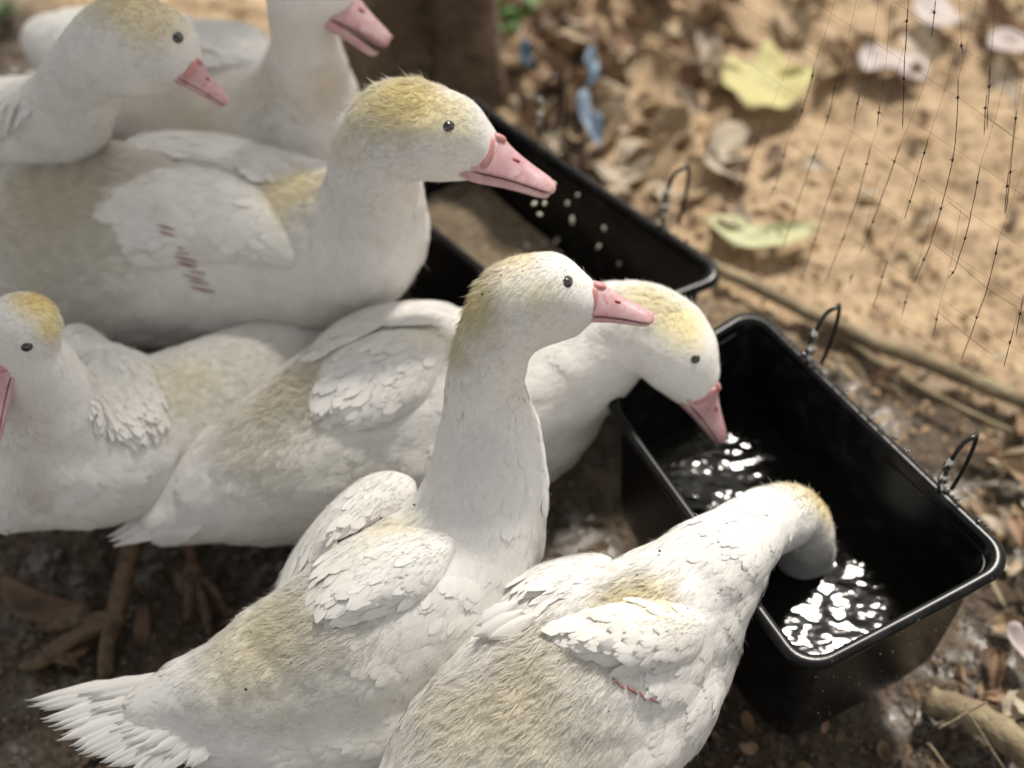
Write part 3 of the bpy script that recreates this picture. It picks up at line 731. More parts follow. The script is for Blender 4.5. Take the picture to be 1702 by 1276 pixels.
# G: the duck with its head in the water
duck('white duck in the foreground bending forward with its whole head under the dark water',
     [[(1338, 995, .050, 44), (1337, 950, .090, 47), (1335, 895, .134, 50), (1318, 860, .164, 52), (1275, 868, .192, 56), (1228, 900, .214, 66), (1180, 938, .220, 82), (1130, 985, .208, 98), (1070, 1050, .195, 128), (1000, 1115, .178, 158), (920, 1180, .160, 178), (850, 1250, .150, 180), (780, 1330, .140, 160), (720, 1430, .13, 110)],
      [(1120, 1060, .170, 110), (1060, 1150, .16, 130), (980, 1240, .15, 130)], [(1210, 950, .208, 66), (1160, 1010, .198, 84), (1110, 1070, .178, 105)]],
     [(1375, 840, .17, 40, GOLD, .6), (1330, 810, .19, 45, CREAM, .45), (1060, 985, .26, 70, CREAM, .7), (850, 1110, .25, 120, BEIGE, .85), (960, 1060, .26, 80, BEIGE, .5), (780, 1190, .22, 110, BEIGE, .6), (900, 1200, .24, 110, BEIGE, .7), (1000, 1250, .2, 80, SOILED, .5)],
     [(1332, 925, .10), (1320, 862, .15), (1230, 900, .18), (1120, 990, .18), (950, 1150, .17), (720, 1420, .14)],
     wings=[dict(outline=[(1180, 1035), (1150, 1005), (1080, 990), (1010, 998), (945, 1020), (940, 1050), (965, 1085), (1000, 1105), (1060, 1120), (1120, 1115), (1165, 1090)], dir=((1170, 1040), (950, 1050)), thick=.013, size=1.15,
                 flight=[((1040, 1105, .222), (958, 1124, .214), .012), ((1055, 1115, .218), (968, 1140, .209), .012), ((1075, 1122, .214), (985, 1152, .205), .012), ((1095, 1128, .210), (1005, 1162, .200), .011), ((1110, 1130, .208), (1030, 1168, .198), .010)],
                 quills=[(1015+k*13, 1128+k*5, 1024+k*13, 1140+k*5) for k in range(6)]),
            dict(outline=[(1020, 930), (985, 918), (930, 926), (870, 948), (825, 985), (802, 1022), (808, 1045), (850, 1030), (900, 1010), (960, 985), (1005, 955)], dir=((1010, 930), (810, 1030)), thick=.009, size=1.0,
                 flight=[((860, 1000, .235), (790, 1040, .226), .013), ((870, 1015, .235), (785, 1058, .224), .012), ((890, 1022, .235), (810, 1062, .226), .012)])],
     legs=[((.06, .50, .11), (.07, .505, .012), (1, .7, 0)), ((.10, .44, .11), (.11, .445, .012), (1, .7, 0))], skin='dip', down_amt=1.25, seed=2, specks=[(1098, 920, 2.2), (1140, 1012, 1.4), (930, 1100, 1.5), (1010, 1180, 1.4), (1060, 960, 1.3), (1190, 985, 1.4), (860, 1150, 1.3)])

# E: behind F, reaching down to the water
duck('white duck behind the upright one, its yellow-crowned head lowered into the near trough',
     [[(1128, 592, .232, 66), (1110, 565, .240, 70), (1070, 545, .240, 74), (1015, 555, .226, 84), (960, 590, .205, 102), (900, 625, .186, 120), (820, 655, .172, 138), (720, 670, .162, 155), (620, 705, .152, 162), (540, 750, .145, 150), (460, 780, .138, 124), (390, 805, .130, 96), (330, 835, .120, 66), (280, 862, .112, 44)],
      [(1128, 592, .232, 62), (1143, 618, .222, 52), (1150, 640, .215, 36)], [(930, 620, .18, 100), (860, 690, .15, 120), (700, 740, .14, 145)]],
     [(1100, 490, .29, 55, CREAM, .8), (1150, 530, .28, 55, CREAM, .8), (1060, 490, .28, 50, CREAM, .5), (1182, 570, .25, 26, WHITE, .9), (700, 520, .26, 60, CREAM, .35), (480, 650, .22, 70, BEIGE, .9), (420, 720, .20, 80, BEIGE, .5), (520, 780, .2, 110, SOILED, .6), (480, 870, .14, 80, SOILED, .8), (540, 640, .22, 50, BEIGE, .6)],
     [(1150, 630, .22), (1100, 550, .24), (1000, 570, .22), (850, 640, .18), (620, 700, .16), (400, 790, .14), (180, 900, .10)],
     beak=((1160, 648, .212), (1208, 720, .166)), eye=(1156, 597, 9), beak_h=.98, both_eyes=False, beak_up=(.84, .38, .38),
     wings=[dict(outline=[(745, 590), (735, 555), (690, 540), (630, 545), (570, 568), (525, 610), (516, 650), (545, 690), (600, 715), (640, 712), (680, 690), (720, 650)], dir=((740, 570), (560, 690)), thick=.012, size=1.1),
            dict(outline=[(775, 525), (745, 503), (690, 499), (620, 508), (560, 535), (520, 570), (500, 598), (525, 597), (580, 560), (650, 535), (710, 530), (755, 540)], dir=((760, 510), (510, 590)), thick=.008, size=1.0)],
     tail=fan([(355, 800), (340, 835), (335, 870)], [(235, 858), (180, 893), (185, 905), (215, 905), (290, 890)], .013, 14, .136, .104)
     + fan([(430, 770), (410, 820), (395, 860)], [(262, 835), (228, 868), (262, 888), (340, 878)], .014, 18, .142, .118, seed=3),
     legs=[((-.10, .74, .11), (-.10, .74, .012), (1, -.2, 0)), ((-.08, .67, .10), (-.08, .67, .012), (1, -.2, 0))], seed=3, down_amt=.9)

# C: the big duck over the feed
duck('largest white duck, its pink beak over the far trough with grains falling',
     [[(752, 222, .382, 62), (705, 213, .386, 72), (655, 216, .382, 76), (626, 255, .355, 76), (620, 305, .315, 76), (618, 350, .275, 88), (600, 395, .235, 108), (540, 410, .205, 128), (450, 400, .188, 150), (340, 400, .178, 164), (220, 405, .176, 164), (100, 415, .174, 158), (0, 420, .17, 140), (-90, 420, .17, 110), (-170, 410, .17, 70)],
      [(752, 222, .382, 58), (782, 242, .372, 48), (795, 252, .370, 38)], [(690, 232, .375, 68), (750, 250, .362, 50), (775, 262, .358, 36)],
      [(600, 410, .21, 100), (480, 440, .17, 125), (300, 440, .16, 135), (100, 440, .16, 130)]],
     [(700, 160, .42, 60, GOLD, .6), (680, 170, .42, 60, CREAM, .6), (640, 170, .41, 60, CREAM, .5), (755, 200, .40, 40, CREAM, .5), (800, 205, .39, 32, WHITE, .9), (710, 240, .42, 60, BEIGE, .45), (590, 240, .38, 40, CREAM, .25), (490, 320, .27, 60, CREAM, .6), (130, 300, .27, 120, BEIGE, .9), (250, 280, .28, 50, BEIGE, .5), (60, 380, .25, 110, BEIGE, .7), (150, 480, .22, 110, SOILED, .8), (500, 500, .2, 100, SOILED, .4)],
     [(760, 225, .38), (660, 215, .385), (620, 300, .32), (610, 380, .25), (450, 400, .2), (250, 400, .18), (-150, 410, .17)],
     beak=((812, 262, .366), (928, 303, .352)), eye=(746, 210, 11), beak_h=1.08, beak_up=(.33, .66, .66),
     wings=[dict(outline=[(500, 440), (480, 370), (430, 310), (360, 280), (280, 275), (205, 300), (178, 335), (190, 385), (215, 425), (260, 450), (330, 440), (400, 440), (460, 450)], dir=((480, 380), (210, 350)), thick=.013, size=1.35,
                 quills=[(258+k*6, 375+k*10, 288+k*7, 384+k*10) for k in range(11)]),
            dict(outline=[(510, 290), (480, 262), (430, 238), (360, 222), (280, 218), (225, 226), (225, 240), (270, 258), (340, 270), (420, 290), (470, 310)], dir=((490, 290), (230, 235)), thick=.010, size=1.25)],
     legs=[((-.25, .93, .11), (-.25, .93, .012), (1, 0, 0)), ((-.2, .86, .11), (-.2, .86, .012), (1, 0, 0))], seed=4, down_amt=1.1, lump=1.3)

# D: at the left edge, facing the viewer, beak pointing down
duck('white duck at the left edge with dirty breast and golden crown, beak pointing down',
     [[(40, 545, .300, 61), (30, 580, .285, 58), (58, 620, .255, 70), (75, 665, .225, 84), (95, 715, .19, 104), (120, 755, .162, 120), (175, 755, .150, 118), (230, 720, .146, 108), (300, 685, .142, 104), (370, 655, .138, 98), (430, 625, .134, 86), (490, 590, .13, 62), (535, 555, .13, 36)],
      [(20, 770, .155, 112), (130, 765, .155, 114)], [(120, 590, .205, 38), (165, 612, .19, 44), (215, 640, .175, 56)], [(-40, 760, .15, 100), (20, 770, .155, 112)], [(28, 570, .288, 52), (2, 606, .270, 44)]],
     [(62, 505, .318, 46, GOLD, .95), (88, 545, .31, 34, CREAM, .9), (15, 525, .335, 24, WHITE, .8), (55, 595, .31, 30, BEIGE, .75), (30, 640, .30, 26, DIRT, .4), (60, 780, .24, 130, SOILED, .7), (50, 760, .23, 60, DIRT, .35), (30, 840, .2, 70, DIRT, .8), (100, 850, .2, 60, DIRT, .45), (300, 620, .22, 90, CREAM, .4), (400, 620, .2, 110, BEIGE, .35)],
     [(20, 590, .29), (50, 560, .30), (70, 660, .24), (110, 740, .18), (230, 710, .16), (400, 640, .14), (600, 510, .12)],
     beak=((-2, 612, .285), (-24, 738, .245)), eye=(45, 577, 10), beak_up=(-.8, .1, .5), beak_h=.72, both_eyes=False,
     wings=[dict(outline=[(135, 625), (160, 590), (200, 578), (245, 600), (272, 645), (278, 690), (250, 725), (215, 738), (175, 722), (145, 685)], dir=((150, 600), (260, 700)), thick=.010, size=.75),
            dict(outline=[(104, 548), (130, 537), (158, 548), (190, 576), (160, 588), (130, 594), (106, 592)], dir=((110, 560), (190, 580)), thick=.005, size=.6, plain=True)],
     legs=[((W(228, 868, .085)), (W(190, 1030, .012)), (-1, -.4, 0), 1.5, [W(32, 1108, .004), W(60, 1040, .004), W(165, 1135, .004)]), ((W(300, 860, .075)), (W(330, 955, .010)), (.3, -1, 0), .9)],
     seed=5, down_amt=.9)

# A: top left in profile
duck('blurred white duck in the top left corner, speckled cheek and pink beak pointing down right',
     [[(275, 80, .388, 58), (235, 70, .392, 72), (190, 80, .386, 76), (152, 115, .36, 66), (126, 160, .32, 70), (100, 200, .28, 80), (50, 230, .23, 98), (-20, 250, .205, 118), (-100, 260, .20, 130), (-180, 260, .19, 100)],
      [(270, 85, .388, 54), (300, 105, .378, 34), (308, 115, .376, 24)], [(205, 100, .38, 62), (262, 115, .368, 38), (285, 122, .367, 26)]],
     [(255, 20, .42, 60, GOLD, .55), (200, 10, .42, 50, CREAM, .5), (270, 90, .42, 40, BEIGE, .5), (300, 120, .40, 30, WHITE, .6)],
     [(280, 85, .388), (190, 75, .39), (140, 150, .33), (60, 220, .25), (-150, 260, .2)],
     beak=((314, 118, .376), (384, 165, .350)), eye=(296, 63, 11), beak_up=(.56, .60, .56), both_eyes=False,
     wings=[dict(outline=[(20, 130), (60, 150), (70, 200), (20, 230), (-60, 240), (-100, 200), (-60, 140)], dir=((50, 160), (-80, 200)), thick=.010, size=1.2)],
     legs=[((-.5, 1.09, .11), (-.5, 1.09, .012), (1, 0, 0))], seed=6)

# B: top, beak open, head cut by the frame
duck('blurred white duck at the top, head cut off by the frame, beak open',
     [[(540, -18, .385, 52), (505, -15, .388, 58), (500, 25, .36, 54), (508, 70, .33, 55), (510, 115, .29, 66), (508, 160, .25, 86), (490, 200, .22, 106), (430, 200, .20, 116), (350, 175, .19, 126), (270, 145, .185, 120), (190, 115, .18, 96), (120, 85, .17, 66), (75, 68, .165, 38)]],
     [(560, 180, .28, 70, np.array((.62, .50, .38)), .6), (300, 160, .25, 100, np.array((.62, .52, .40)), .6), (420, 150, .28, 60, BEIGE, .4), (520, 110, .3, 50, SOILED, .3)],
     [(540, -18, .385), (505, 0, .38), (508, 80, .32), (500, 180, .23), (350, 170, .19), (80, 70, .16)],
     beak=((562, 10, .372), (654, 60, .350)), eye=(540, -40, 9), gape=.17, beak_h=1.25, beak_up=(.48, .64, .60),
     wings=[dict(outline=[(450, 95), (440, 55), (400, 38), (340, 32), (280, 45), (270, 75), (300, 95), (360, 110), (410, 115)], dir=((440, 70), (280, 65)), thick=.012, size=1.3)],
     legs=[((-.25, 1.13, .11), (-.25, 1.13, .012), (1, 0, 0))], seed=7)
# H: a bird far behind whose pinkish edge shows between the two
# ------------------------------------------------------------------ cable clips on the back rim
def clip(px, py, sx, sy, label, s=1.0):
    """px, py: foot of the clip on the back rim"""
    z0 = .200 if px > 1200 else .177; a = W(px, py, z0); s *= 1.2; b2 = a+Vector((.017*s, .012*s, 0)); h = .043*s
    root = empty('cable_clip', tuple(a), label, 'clip', 'cable clips along the back rims')
    P = [a+Vector((0, 0, -.014)), a+Vector((0, .001, .006)), a+Vector((.0015, .002, h*.62)), a+Vector((.006*s, .005, h*.93)), a+Vector((.0125*s, .008, h)), b2+Vector((-.001, .001, h*.90)), b2+Vector((0, 0, h*.6)), b2+Vector((-.001, 0, .004)), b2+Vector((-.004, 0, -.02))]
    pth = catmull([tuple(p) for p in P], 6); v, f = tube(pth, .0014*s, 8); link('cable_loop', face_mesh('cable_loop', v, f, M_CABLE), root)
    v, f = tube([tuple(a+Vector((.0003, .0012, zz))) for zz in (-.008, .008, .0085, .015, .0155, .026, .0265, .033)], [.0022, .0022, .0040, .0040, .0033, .0033, .0040, .0016], 12)
    link('screw_barrel', face_mesh('screw_barrel', v, f, M_METAL), root)
    v, f = tube([tuple(a+Vector((-.001, -.0065, .004))), tuple(a+Vector((-.001, -.005, .0072))), tuple(a+Vector((-.001, .004, .0072)))], [.0011]*3, 6)
    link('hook_wire', face_mesh('hook_wire', v, f, M_METAL), root)
clip(896, 208, 0, 0, 'blurred silver and black cable clip farthest back on the far trough', 1.0)
clip(1103, 362, 0, 0, 'silver and black cable clip near the right end of the far trough rim')
clip(1343, 598, 0, 0, 'cable clip with small dull barrel on the near trough, left of the pair')
clip(1562, 812, 0, 0, 'cable clip with shiny knurled barrel on the near trough, right of the pair')

# ------------------------------------------------------------------ pole, sticks, tree trunks
def stick(name, pts, rads, label, cat, m=M_STICK, seg=12, wob=.002, group=None):
    P = catmull(pts, 10); P[1:-1] += np.array([[fbm(p[0]*20, p[1]*20, q) for q in (1, 2, 3)] for p in P[1:-1]])*wob
    R = np.interp(np.linspace(0, 1, len(P)), np.linspace(0, 1, len(rads)), rads)
    v, f = tube(P, R*(1+.08*np.sin(np.arange(len(P))*1.7)), seg); o = link(name, face_mesh(name, v, f, m)); tag(o, label, cat, group); return o
a, c = W(1180, 440, .012), W(1760, 690, .014)
stick('bamboo_pole', [tuple(a), tuple(W(1400, 545, .014)), tuple(W(1600, 625, .014)), tuple(c)], [.0065, .0080, .0085, .009], 'long pale bamboo pole lying on the sand behind the troughs', 'pole')
stick('thick_stick', [tuple(W(1540, 1160, .018)), tuple(W(1640, 1200, .018)), tuple(W(1760, 1290, .02))], [.011, .0125, .014], 'thick mottled branch sticking out under the near trough at the bottom right', 'stick')
stick('thin_stick', [tuple(W(1300, 490, .012)), tuple(W(1420, 575, .008)), tuple(W(1560, 660, .010)), tuple(W(1720, 735, .008))], [.003, .0035, .003, .0025], 'thin dark stick lying beside the bamboo pole on the sand', 'stick')
stick('twig', [tuple(W(1560, 1210, .05)), tuple(W(1640, 1165, .07))], [.0012, .0008], 'fine dark twig standing up beside the near trough corner', 'twig', seg=6)
stick('twig', [tuple(W(1602, 1180, .05)), tuple(W(1680, 1290, .02))], [.0011, .0009], 'pale thin twig crossing the thick branch', 'twig', seg=6)
stick('twig', [tuple(W(1540, 1235, .012)), tuple(W(1590, 1290, .012))], [.0013, .0011], 'short twig on the soil below the near trough', 'twig', seg=6)
def trunk(px, py, wpx, label, crown_at=None):
    b0 = W(px, py, 0); r = wpx*.5*mpp(b0); P = []; R = []; seg = 40; V = []
    for i in range(40):
        z = -.03+i*.05; rr = r*(1+.5*math.exp(-max(0, z)/.06))*(1-.1*i/40)
        for j in range(seg):
            an = 2*math.pi*j/seg; q = rr*(1+.12*math.sin(an*3+px)+.10*fbm(math.cos(an)*2+px, math.sin(an)*2, z*3))
            V.append((b0.x+q*math.cos(an), b0.y+r+q*math.sin(an), z))
    F = [(i*seg+j, i*seg+(j+1) % seg, (i+1)*seg+(j+1) % seg, (i+1)*seg+j) for i in range(39) for j in range(seg)]
    root = empty('tree', (b0.x, b0.y+r, 0), label, 'tree')
    link('trunk', face_mesh('trunk', V, F, M_BARK), root)
    if crown_at: crown(root, *crown_at)
    for k in range(5):                                       # limbs high above the frame
        an = k*1.3+px; z = 1.1+.16*k; p0 = np.array((b0.x, b0.y+r, z)); p1 = p0+np.array((math.cos(an)*.4, abs(math.sin(an))*.5, .35))
        v, f = tube(catmull([p0, (p0+p1)/2+np.array((0, 0, .05)), p1], 4), np.linspace(r*.3, r*.1, 9), 8); link('limb', face_mesh('limb', v, f, M_BARK), root)
def crown(root, c, rad, n, seed):  # unseen foliage added overhead, placed and thinned to shade the ducks at left
    r = np.random.RandomState(seed); cl = r.randn(60, 3); cl = unit(cl)*(r.rand(60, 1)**.33)*np.array(rad)+np.array(c)
    P = cl[r.randint(0, 60, n)]+r.randn(n, 3)*.085; D = unit(r.randn(n, 3)+np.array((0, 0, -.5))); Nn = unit(np.cross(D, r.randn(n, 3)))
    L_ = .10*(.7+.6*r.rand(n)); S_ = np.cross(D, Nn); V = np.stack([P, P+D*(L_*.45)[:, None]+S_*(L_*.22)[:, None], P+D*L_[:, None], P+D*(L_*.45)[:, None]-S_*(L_*.22)[:, None]], 1).reshape(-1, 3)
    link('crown', np_mesh('crown', V, np.arange(4*n).reshape(-1, 4), M_GLEAF, smooth=False), root)['kind'] = 'stuff'
    for k in range(7):
        q = cl[k*7]; b0 = np.array((root.location.x, root.location.y, 1.15+.05*k)); v, f = tube(catmull([b0, (b0+q)/2+np.array((0, 0, .12)), q], 6), np.linspace(.018, .004, 13), 7); link('limb', face_mesh('limb', v, f, M_BARK), root)
trunk(784, 175, 92, 'slim brown tree trunk behind the far end of the feed trough', ((-.15, 1.9, 2.25), (.70, .6, .35), 1100, 3))
trunk(660, 150, 145, 'wider grey-brown tree trunk behind the open-beaked duck', ((-.95, 1.75, 2.35), (.75, .8, .35), 1500, 4))

# ------------------------------------------------------------------ net
def net():
    p0, p1 = W(1262, 500, .198), W(1705, 925, .198); d = (p1-p0).normalized(); nrm = Vector((-d.y, d.x, 0)); nrm = nrm if nrm.x > 0 else -nrm
    o0 = p0+nrm*.03
    def on(px, py):                                           # point of the hanging net seen at a pixel
        r = RAY(px, py); k = (o0-CAM).dot(nrm)/r.dot(nrm); return CAM+r*k
    root = empty('bird_net', (o0.x, o0.y, 0), 'thin dark torn netting hanging above the sand beside the troughs', 'net')
    S = [[(1354, 108), (1340, 165), (1325, 208)], [(1391, 130), (1380, 180), (1372, 210)], [(1429, 155), (1419, 205)], [(1462, 175), (1458, 212)], [(1504, 85), (1500, 215)], [(1268, 210), (1240, 285), (1226, 320)], [(1308, 240), (1292, 300), (1278, 328)],
         [(1360, 240), (1335, 310), (1300, 415)], [(1405, 250), (1370, 350), (1333, 465)], [(1448, 242), (1420, 345), (1372, 470)], [(1496, 242), (1465, 330), (1430, 422)], [(1544, 228), (1520, 310), (1503, 365)], [(1593, 130), (1588, 235), (1572, 315), (1548, 400), (1518, 472)],
         [(1640, 155), (1635, 225)], [(1690, 183), (1684, 240), (1672, 360)], [(1629, 275), (1612, 365), (1590, 440), (1576, 462)], [(1676, 285), (1670, 355)], [(1510, 5), (1504, 90)], [(1555, 0), (1548, 62)], [(1598, 70), (1600, 90)], [(1646, 105), (1640, 215)],
         [(1476, 430), (1450, 515)], [(1508, 490), (1498, 525)], [(1560, 515), (1550, 560)], [(1660, 398), (1640, 480), (1598, 598)], [(1685, 545), (1668, 610)], [(1416, 455), (1412, 470)], [(1700, 500), (1688, 560)]]
    for s in S:
        pts = [tuple(on(*p)) for p in s]; P = catmull(pts, 8) if len(pts) > 1 else pts
        P = P+np.array([[fbm(p[0]*60, p[2]*60, q, 2) for q in (1, 2, 3)] for p in P])*.0004
        R = .00022+.00014*np.abs(np.sin(np.arange(len(P))*1.3+s[0][0])); R[0] = R[-1] = .00012
        parts = [tube(P, R, 5)]
        for k in range(3, len(P), 8):                         # knots with frayed ends
            parts.append(ellipsoid(P[k], (.0009, .0009, .0016), t=ICO1))
            for q in range(2):
                e = P[k]+np.array((random.uniform(-1, 1), 0, random.uniform(-.6, 1)))*.0032; parts.append(tube([P[k], e], [.0003, .0001], 4))
        v, f = merge(parts); link('net_cord', face_mesh('net_cord', v, f, M_NET), root)
    for s in S:                                               # each cord runs on, hair thin, above and below its worn part
        a_, z_ = np.array(s[0], float), np.array(s[-1], float); d_ = (a_-z_)/np.linalg.norm(a_-z_)
        v, f = tube(catmull([tuple(on(*(a_+d_*170))), tuple(on(*(a_+d_*80+np.array((3, 0))))), tuple(on(*a_))], 4), .00010, 3); link('net_cord', face_mesh('net_cord', v, f, M_NET), root)
    for q in range(9):                                        # hairline cross cords of the mesh
        y0 = -260+q*88; P = catmull([tuple(on(1225+95*t, y0+64*t+(0 if t < 5 else 0))) for t in range(6)], 8); P = P+np.array([[fbm(p[0]*40, p[2]*40, q, 2) for q in (1, 2, 3)] for p in P])*.0006
        v, f = tube(P, .00009, 3); link('cross_cord', face_mesh('cross_cord', v, f, M_NET), root)
    for s in ([(1545, 400), (1592, 437), (1642, 480), (1690, 510)], [(1558, 518), (1610, 560), (1650, 590)], [(1268, 212), (1290, 232)], [(1576, 335), (1612, 365)], [(1640, 195), (1690, 232)]):
        P = catmull([tuple(on(*p)) for p in s], 6); v, f = tube(P, .0002, 4); link('cross_cord', face_mesh('cross_cord', v, f, M_NET), root)
net()

# ------------------------------------------------------------------ grains
def grain_me():
    v, f = ellipsoid((0, 0, 0), (.0036, .0020, .0019), t=ICO2); return face_mesh('rice_grain', v, f, M_RICE)
GM = grain_me()
random.seed(12)
GR = [((887, 312, .29), 'falling'), ((888, 338, .25), 'falling'), ((905, 338, .24), 'falling'), ((897, 356, .22), 'falling'), ((960, 324, .20), 'falling'), ((951, 366, .17), 'falling'), ((1004, 380, .16), 'wall'), ((995, 410, .15), 'wall'), ((943, 338, .19), 'falling'),
      ((1052, 348, .15), 'wall'), ((1099, 375, .15), 'wall'), ((1100, 400, .14), 'wall'), ((1098, 432, .12), 'wall'), ((1095, 460, .11), 'wall'), ((1111, 462, .11), 'wall'), ((1029, 438, .12), 'wall'), ((1002, 340, .16), 'wall'), ((892, 243, .15), 'wall'), ((905, 405, .09), 'feed'), ((876, 408, .09), 'feed'), ((925, 400, .09), 'feed'), ((930, 420, .085), 'feed')]
for (px, py, z), w_ in GR:
    if w_ == 'feed': p = W(px, py, z)
    elif w_ == 'wall': p = W(px, py, z)
    else: p = W(px, py, z)
    o = bpy.data.objects.new('rice_grain', GM); COL.objects.link(o); o.location = p; o.rotation_euler = (random.uniform(0, 3), random.uniform(0, 3), random.uniform(0, 3)); k = random.uniform(.65, 1.05); o.scale = (k*random.uniform(.7, 1.4), k, k)
    tag(o, 'small white grain scattered between the big duck\'s beak and the far trough', 'grain', 'white grains spilling into the far trough')

# ------------------------------------------------------------------ leaf litter
def leaf_me(seed, L_, W_, m, curl, lobes=0):
    r = random.Random(seed); nu, nv = 10, 4; V = []; c1, c2, tw = r.uniform(-1, 1)*curl, r.uniform(.2, 1)*curl, r.uniform(-.6, .6)
    for i in range(nu+1):
        u = i/nu; hw = W_/2*(math.sin(math.pi*(u**.8))**.8)
        if lobes: hw *= 1+.28*math.sin(u*math.pi*lobes)
        for j in range(-nv, nv+1):
            s = j/nv; x = (u-.5)*L_; y = s*hw; z = c1*L_*((u-.5)**2)*2+c2*abs(s)*hw*1.2+tw*y*(u-.5)+.05*L_*math.sin(u*7+s*3+seed)*curl
            if abs(s) == 1: y += .04*W_*math.sin(i*2.4+seed)
            V.append((x, y, z))
    k = 2*nv+1; F = [(i*k+j, i*k+j+1, (i+1)*k+j+1, (i+1)*k+j) for i in range(nu) for j in range(2*nv)]
    return face_mesh('leaf', V, F, m)
LM = [leaf_me(s, .055+.03*((s*37) % 10)/10, .022+.02*((s*53) % 10)/10, LEAFM[s % len(LEAFM)], .55+.5*((s*29) % 10)/10) for s in range(18)]
def lay(me, x, y, rz, dz=.008, tilt=.35, scale=1.0, label='', group=None, name='fallen_leaf'):
    o = bpy.data.objects.new(name, me); COL.objects.link(o); o.location = (x, y, gz(x, y)+dz); o.scale = (scale,)*3
    o.rotation_euler = (random.gauss(0, tilt), random.gauss(0, tilt), rz); tag(o, label, 'leaf', group); return o
cnt = 0
LCOL = ['tan', 'pale straw', 'brown', 'beige', 'dark brown', 'reddish brown']
def litter(n, xr, yr, dens, label, group, sc=(.7, 1.2), pick=None):
    k = 0; t = 0
    while k < n and t < n*30:
        t += 1; px, py = random.uniform(*xr), random.uniform(*yr); p = W(px, py, 0)
        if random.random() > dens(px, py): continue
        q = random.choice(pick) if pick else random.randrange(len(LM)); lay(LM[q], p.x, p.y, random.uniform(0, 6.3), random.uniform(.006, .022), .45, random.uniform(*sc), LCOL[q % 6]+' '+label, group); k += 1
litter(170, (830, 1320), (-60, 470), lambda x, y: max(0, min(1, (1250-x)/300))*(1 if y < 380 else .4), 'curled dry leaf in the litter heap beyond the far trough', 'dry leaves heaped beyond the far trough')
litter(34, (1150, 1720), (-60, 140), lambda x, y: .9, 'dry leaf lying along the top of the sandy ground', 'dry leaves scattered along the top of the sand')
litter(26, (1250, 1720), (120, 640), lambda x, y: .6, 'small broken dry leaf on the open sand behind the net', 'leaf scraps on the open sand', sc=(.3, .6))
litter(44, (1640, 1740), (640, 1290), lambda x, y: 1, 'dry leaf scrap on the soil right of the near trough', 'leaf scraps right of the near trough', sc=(.3, .7))
litter(14, (-20, 450), (880, 1290), lambda x, y: .6, 'half buried leaf in the dark mud under the ducks', 'leaves trodden into the mud', sc=(.35, .6), pick=[4, 10, 16])
litter(30, (1150, 1700), (1120, 1290), lambda x, y: .8, 'wet leaf scrap in the mud under the near trough', 'leaf scraps under the near trough', sc=(.2, .42), pick=[2, 4, 5, 8, 10, 16])

def outline_leaf(px_pts, z, m, label, name, cat='leaf', curl=.006):
    P = [W(x, y, z) for x, y in px_pts]; c_ = sum(P, Vector())/len(P); O = catmull([tuple(p) for p in P], 4, closed=True); n = len(O); V = []; R = 5
    for i in range(R+1):
        for j in range(n):
            q = np.array(c_)+(O[j]-np.array(c_))*i/R; q[2] += curl*(i/R)**2*(1+.6*math.sin(j*.7))+gz(q[0], q[1])*.5; V.append(tuple(q))
    top = list(V); F = [(i*n+j, i*n+(j+1) % n, (i+1)*n+(j+1) % n, (i+1)*n+j) for i in range(R) for j in range(n)]
    me = face_mesh(name, V, F, m); o = link(name, me); md = o.modifiers.new('t', 'SOLIDIFY'); md.thickness = .0006; tag(o, label, cat); return o
outline_leaf([(1198, 110), (1215, 95), (1255, 100), (1272, 78), (1300, 92), (1312, 112), (1350, 108), (1348, 135), (1325, 165), (1290, 180), (1250, 186), (1228, 165), (1205, 150)], .022, M_YLEAF, 'large bright yellow lobed leaf lying on the sand', 'yellow_leaf', curl=.010)
outline_leaf([(1175, 362), (1230, 362), (1275, 378), (1355, 375), (1350, 392), (1300, 412), (1240, 408), (1200, 390)], .018, M_PLEAF, 'long pale green leaf with a brown edge beyond the far trough corner', 'pale_leaf')
outline_leaf([(1428, 92), (1470, 86), (1520, 92), (1540, 120), (1530, 138), (1480, 128), (1435, 118)], .020, M_WLEAF, 'pinkish white dry leaf on the sand behind the net', 'white_leaf', curl=.010)
outline_leaf([(1650, 60), (1702, 62), (1720, 85), (1660, 92), (1640, 78)], .020, M_WLEAF, 'pale dry leaf at the top right edge', 'pale_leaf')
outline_leaf([(1520, 0), (1560, -10), (1600, 30), (1580, 48), (1530, 30)], .020, M_WLEAF, 'whitish leaf near the top edge of the photo', 'white_leaf')
outline_leaf([(1672, 1040), (1700, 1050), (1720, 1110), (1700, 1100)], .020, M_WLEAF, 'narrow pale leaf on the soil right of the near trough', 'white_leaf')
outline_leaf([(0, 960), (60, 985), (140, 1000), (150, 1020), (80, 1035), (20, 1020)], .012, LEAFM[4], 'broad brown leaf in the mud behind the duck foot', 'brown_leaf')
for pts, lb in (([(972, 108), (988, 92), (996, 112), (990, 150), (974, 142), (980, 128)], 'upper pale blue plastic shred among the leaves'), ([(958, 186), (978, 172), (985, 196), (1000, 222), (996, 246), (976, 238), (972, 210)], 'larger blue plastic shred beside the far trough'), ([(865, 100), (880, 95), (884, 122), (868, 125)], 'tiny light blue plastic scrap by the tree foot')):
    outline_leaf(pts, .035, M_BLUE, lb, 'plastic_scrap', 'plastic scrap', curl=.016)
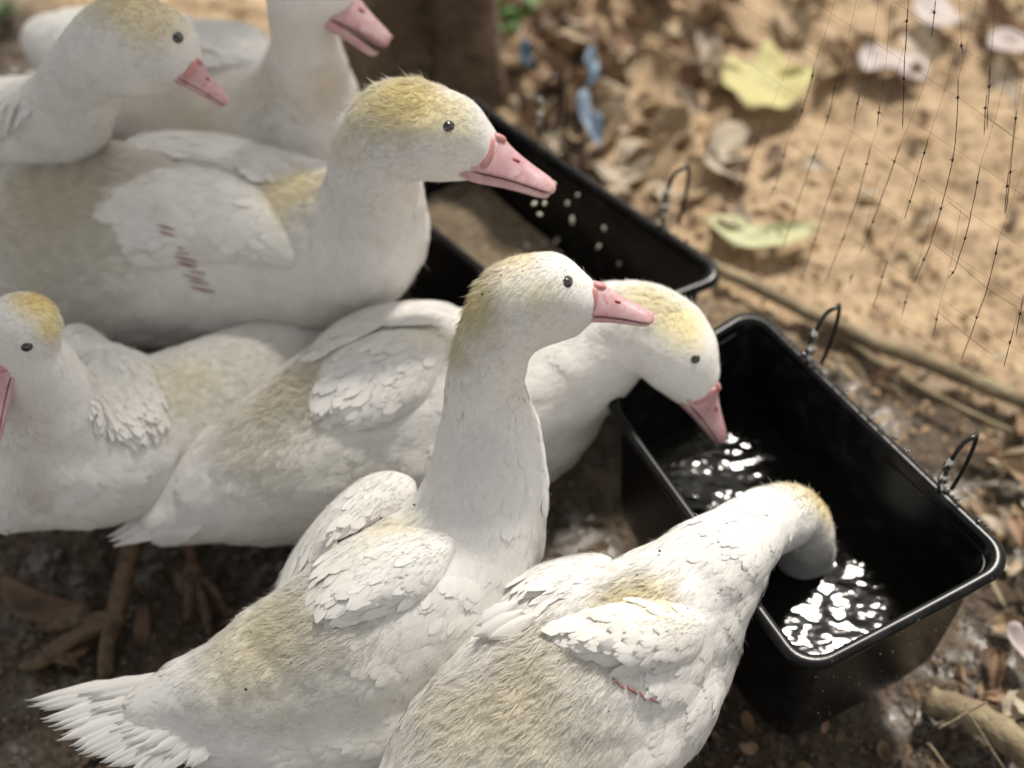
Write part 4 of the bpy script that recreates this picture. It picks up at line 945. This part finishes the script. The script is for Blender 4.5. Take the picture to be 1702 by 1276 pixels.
# green sprigs at the top
def sprig(px, py, n, label):
    b0 = W(px, py, 0); root = empty('green_plant', (b0.x, b0.y, 0), label, 'plant')
    for k in range(n):
        an = random.uniform(0, 6.28); Lf = random.uniform(.03, .06); d = Vector((math.cos(an), math.sin(an), random.uniform(.4, 1.2))).normalized(); p = b0+Vector((random.gauss(0, .012), random.gauss(0, .012), random.uniform(0, .04)))
        sidev = d.cross(Vector((0, 0, 1))).normalized(); V = []
        for i in range(6):
            u = i/5; hw = .009*math.sin(math.pi*min(1, u+.05)); q = p+d*Lf*u+Vector((0, 0, -.02*u*u))
            V += [q-sidev*hw, q+Vector((0, 0, -.002)), q+sidev*hw]
        F = [(i*3+j, i*3+j+1, i*3+j+4, i*3+j+3) for i in range(5) for j in range(2)]
        link('leaf', face_mesh('leaf', V, F, M_GLEAF), root)
sprig(860, 40, 16, 'small green plant at the foot of the slim tree'); sprig(1075, 5, 12, 'low green sprig in the litter at the top edge'); sprig(1690, 10, 8, 'yellow-green sprig at the top right corner'); sprig(20, 15, 10, 'dark green plant in the top left corner')

# soil crumbs, twigs and wet pebbles
def crumbs(n, xr, yr, smin, smax, m, name, lab, seed):
    r = np.random.RandomState(seed); V0, F0 = ICO1; Vs, Fs = [], []
    px = r.uniform(*xr, n); py = r.uniform(*yr, n)
    for k in range(n):
        p = W(px[k], py[k], 0); s = r.uniform(smin, smax)*(1 if r.rand() < .9 else 1.8); v = V0*(1+.28*r.randn(len(V0), 1))*np.array((s, s*r.uniform(.5, 1), s*r.uniform(.4, .8)))
        a_ = r.uniform(0, 6.28); c_, s_ = math.cos(a_), math.sin(a_); v = v@np.array(((c_, -s_, 0), (s_, c_, 0), (0, 0, 1)))+np.array((p.x, p.y, gz(p.x, p.y)+s*.2))
        Vs.append(v); Fs.append(F0+k*len(V0))
    o = link(name, np_mesh(name, np.concatenate(Vs), np.concatenate(Fs), m, smooth=False)); tag(o, lab, 'soil', kind='stuff')
M_WETCR = mat('wet_crumb', (.09, .065, .045), rough=.3, noise_mix=[(30, (.20, .15, .11), .5, .7)])
M_SANDCR = mat('sand_crumb', (.50, .36, .21), rough=.95, noise_mix=[(25, (.30, .20, .12), .45, .6)])
crumbs(1500, (1150, 1720), (-60, 900), .0015, .0045, M_SANDCR, 'sand_crumbs', 'loose tan crumbs of dry sandy soil', 1)
crumbs(2600, (-20, 1400), (600, 1290), .001, .0042, M_WETCR, 'mud_crumbs', 'dark wet crumbs of trodden mud', 2)
crumbs(900, (1100, 1720), (950, 1290), .0007, .0028, M_PEBBLE, 'soil_crumbs', 'brown soil crumbs under the near trough', 3)
print('objects', len(bpy.data.objects))
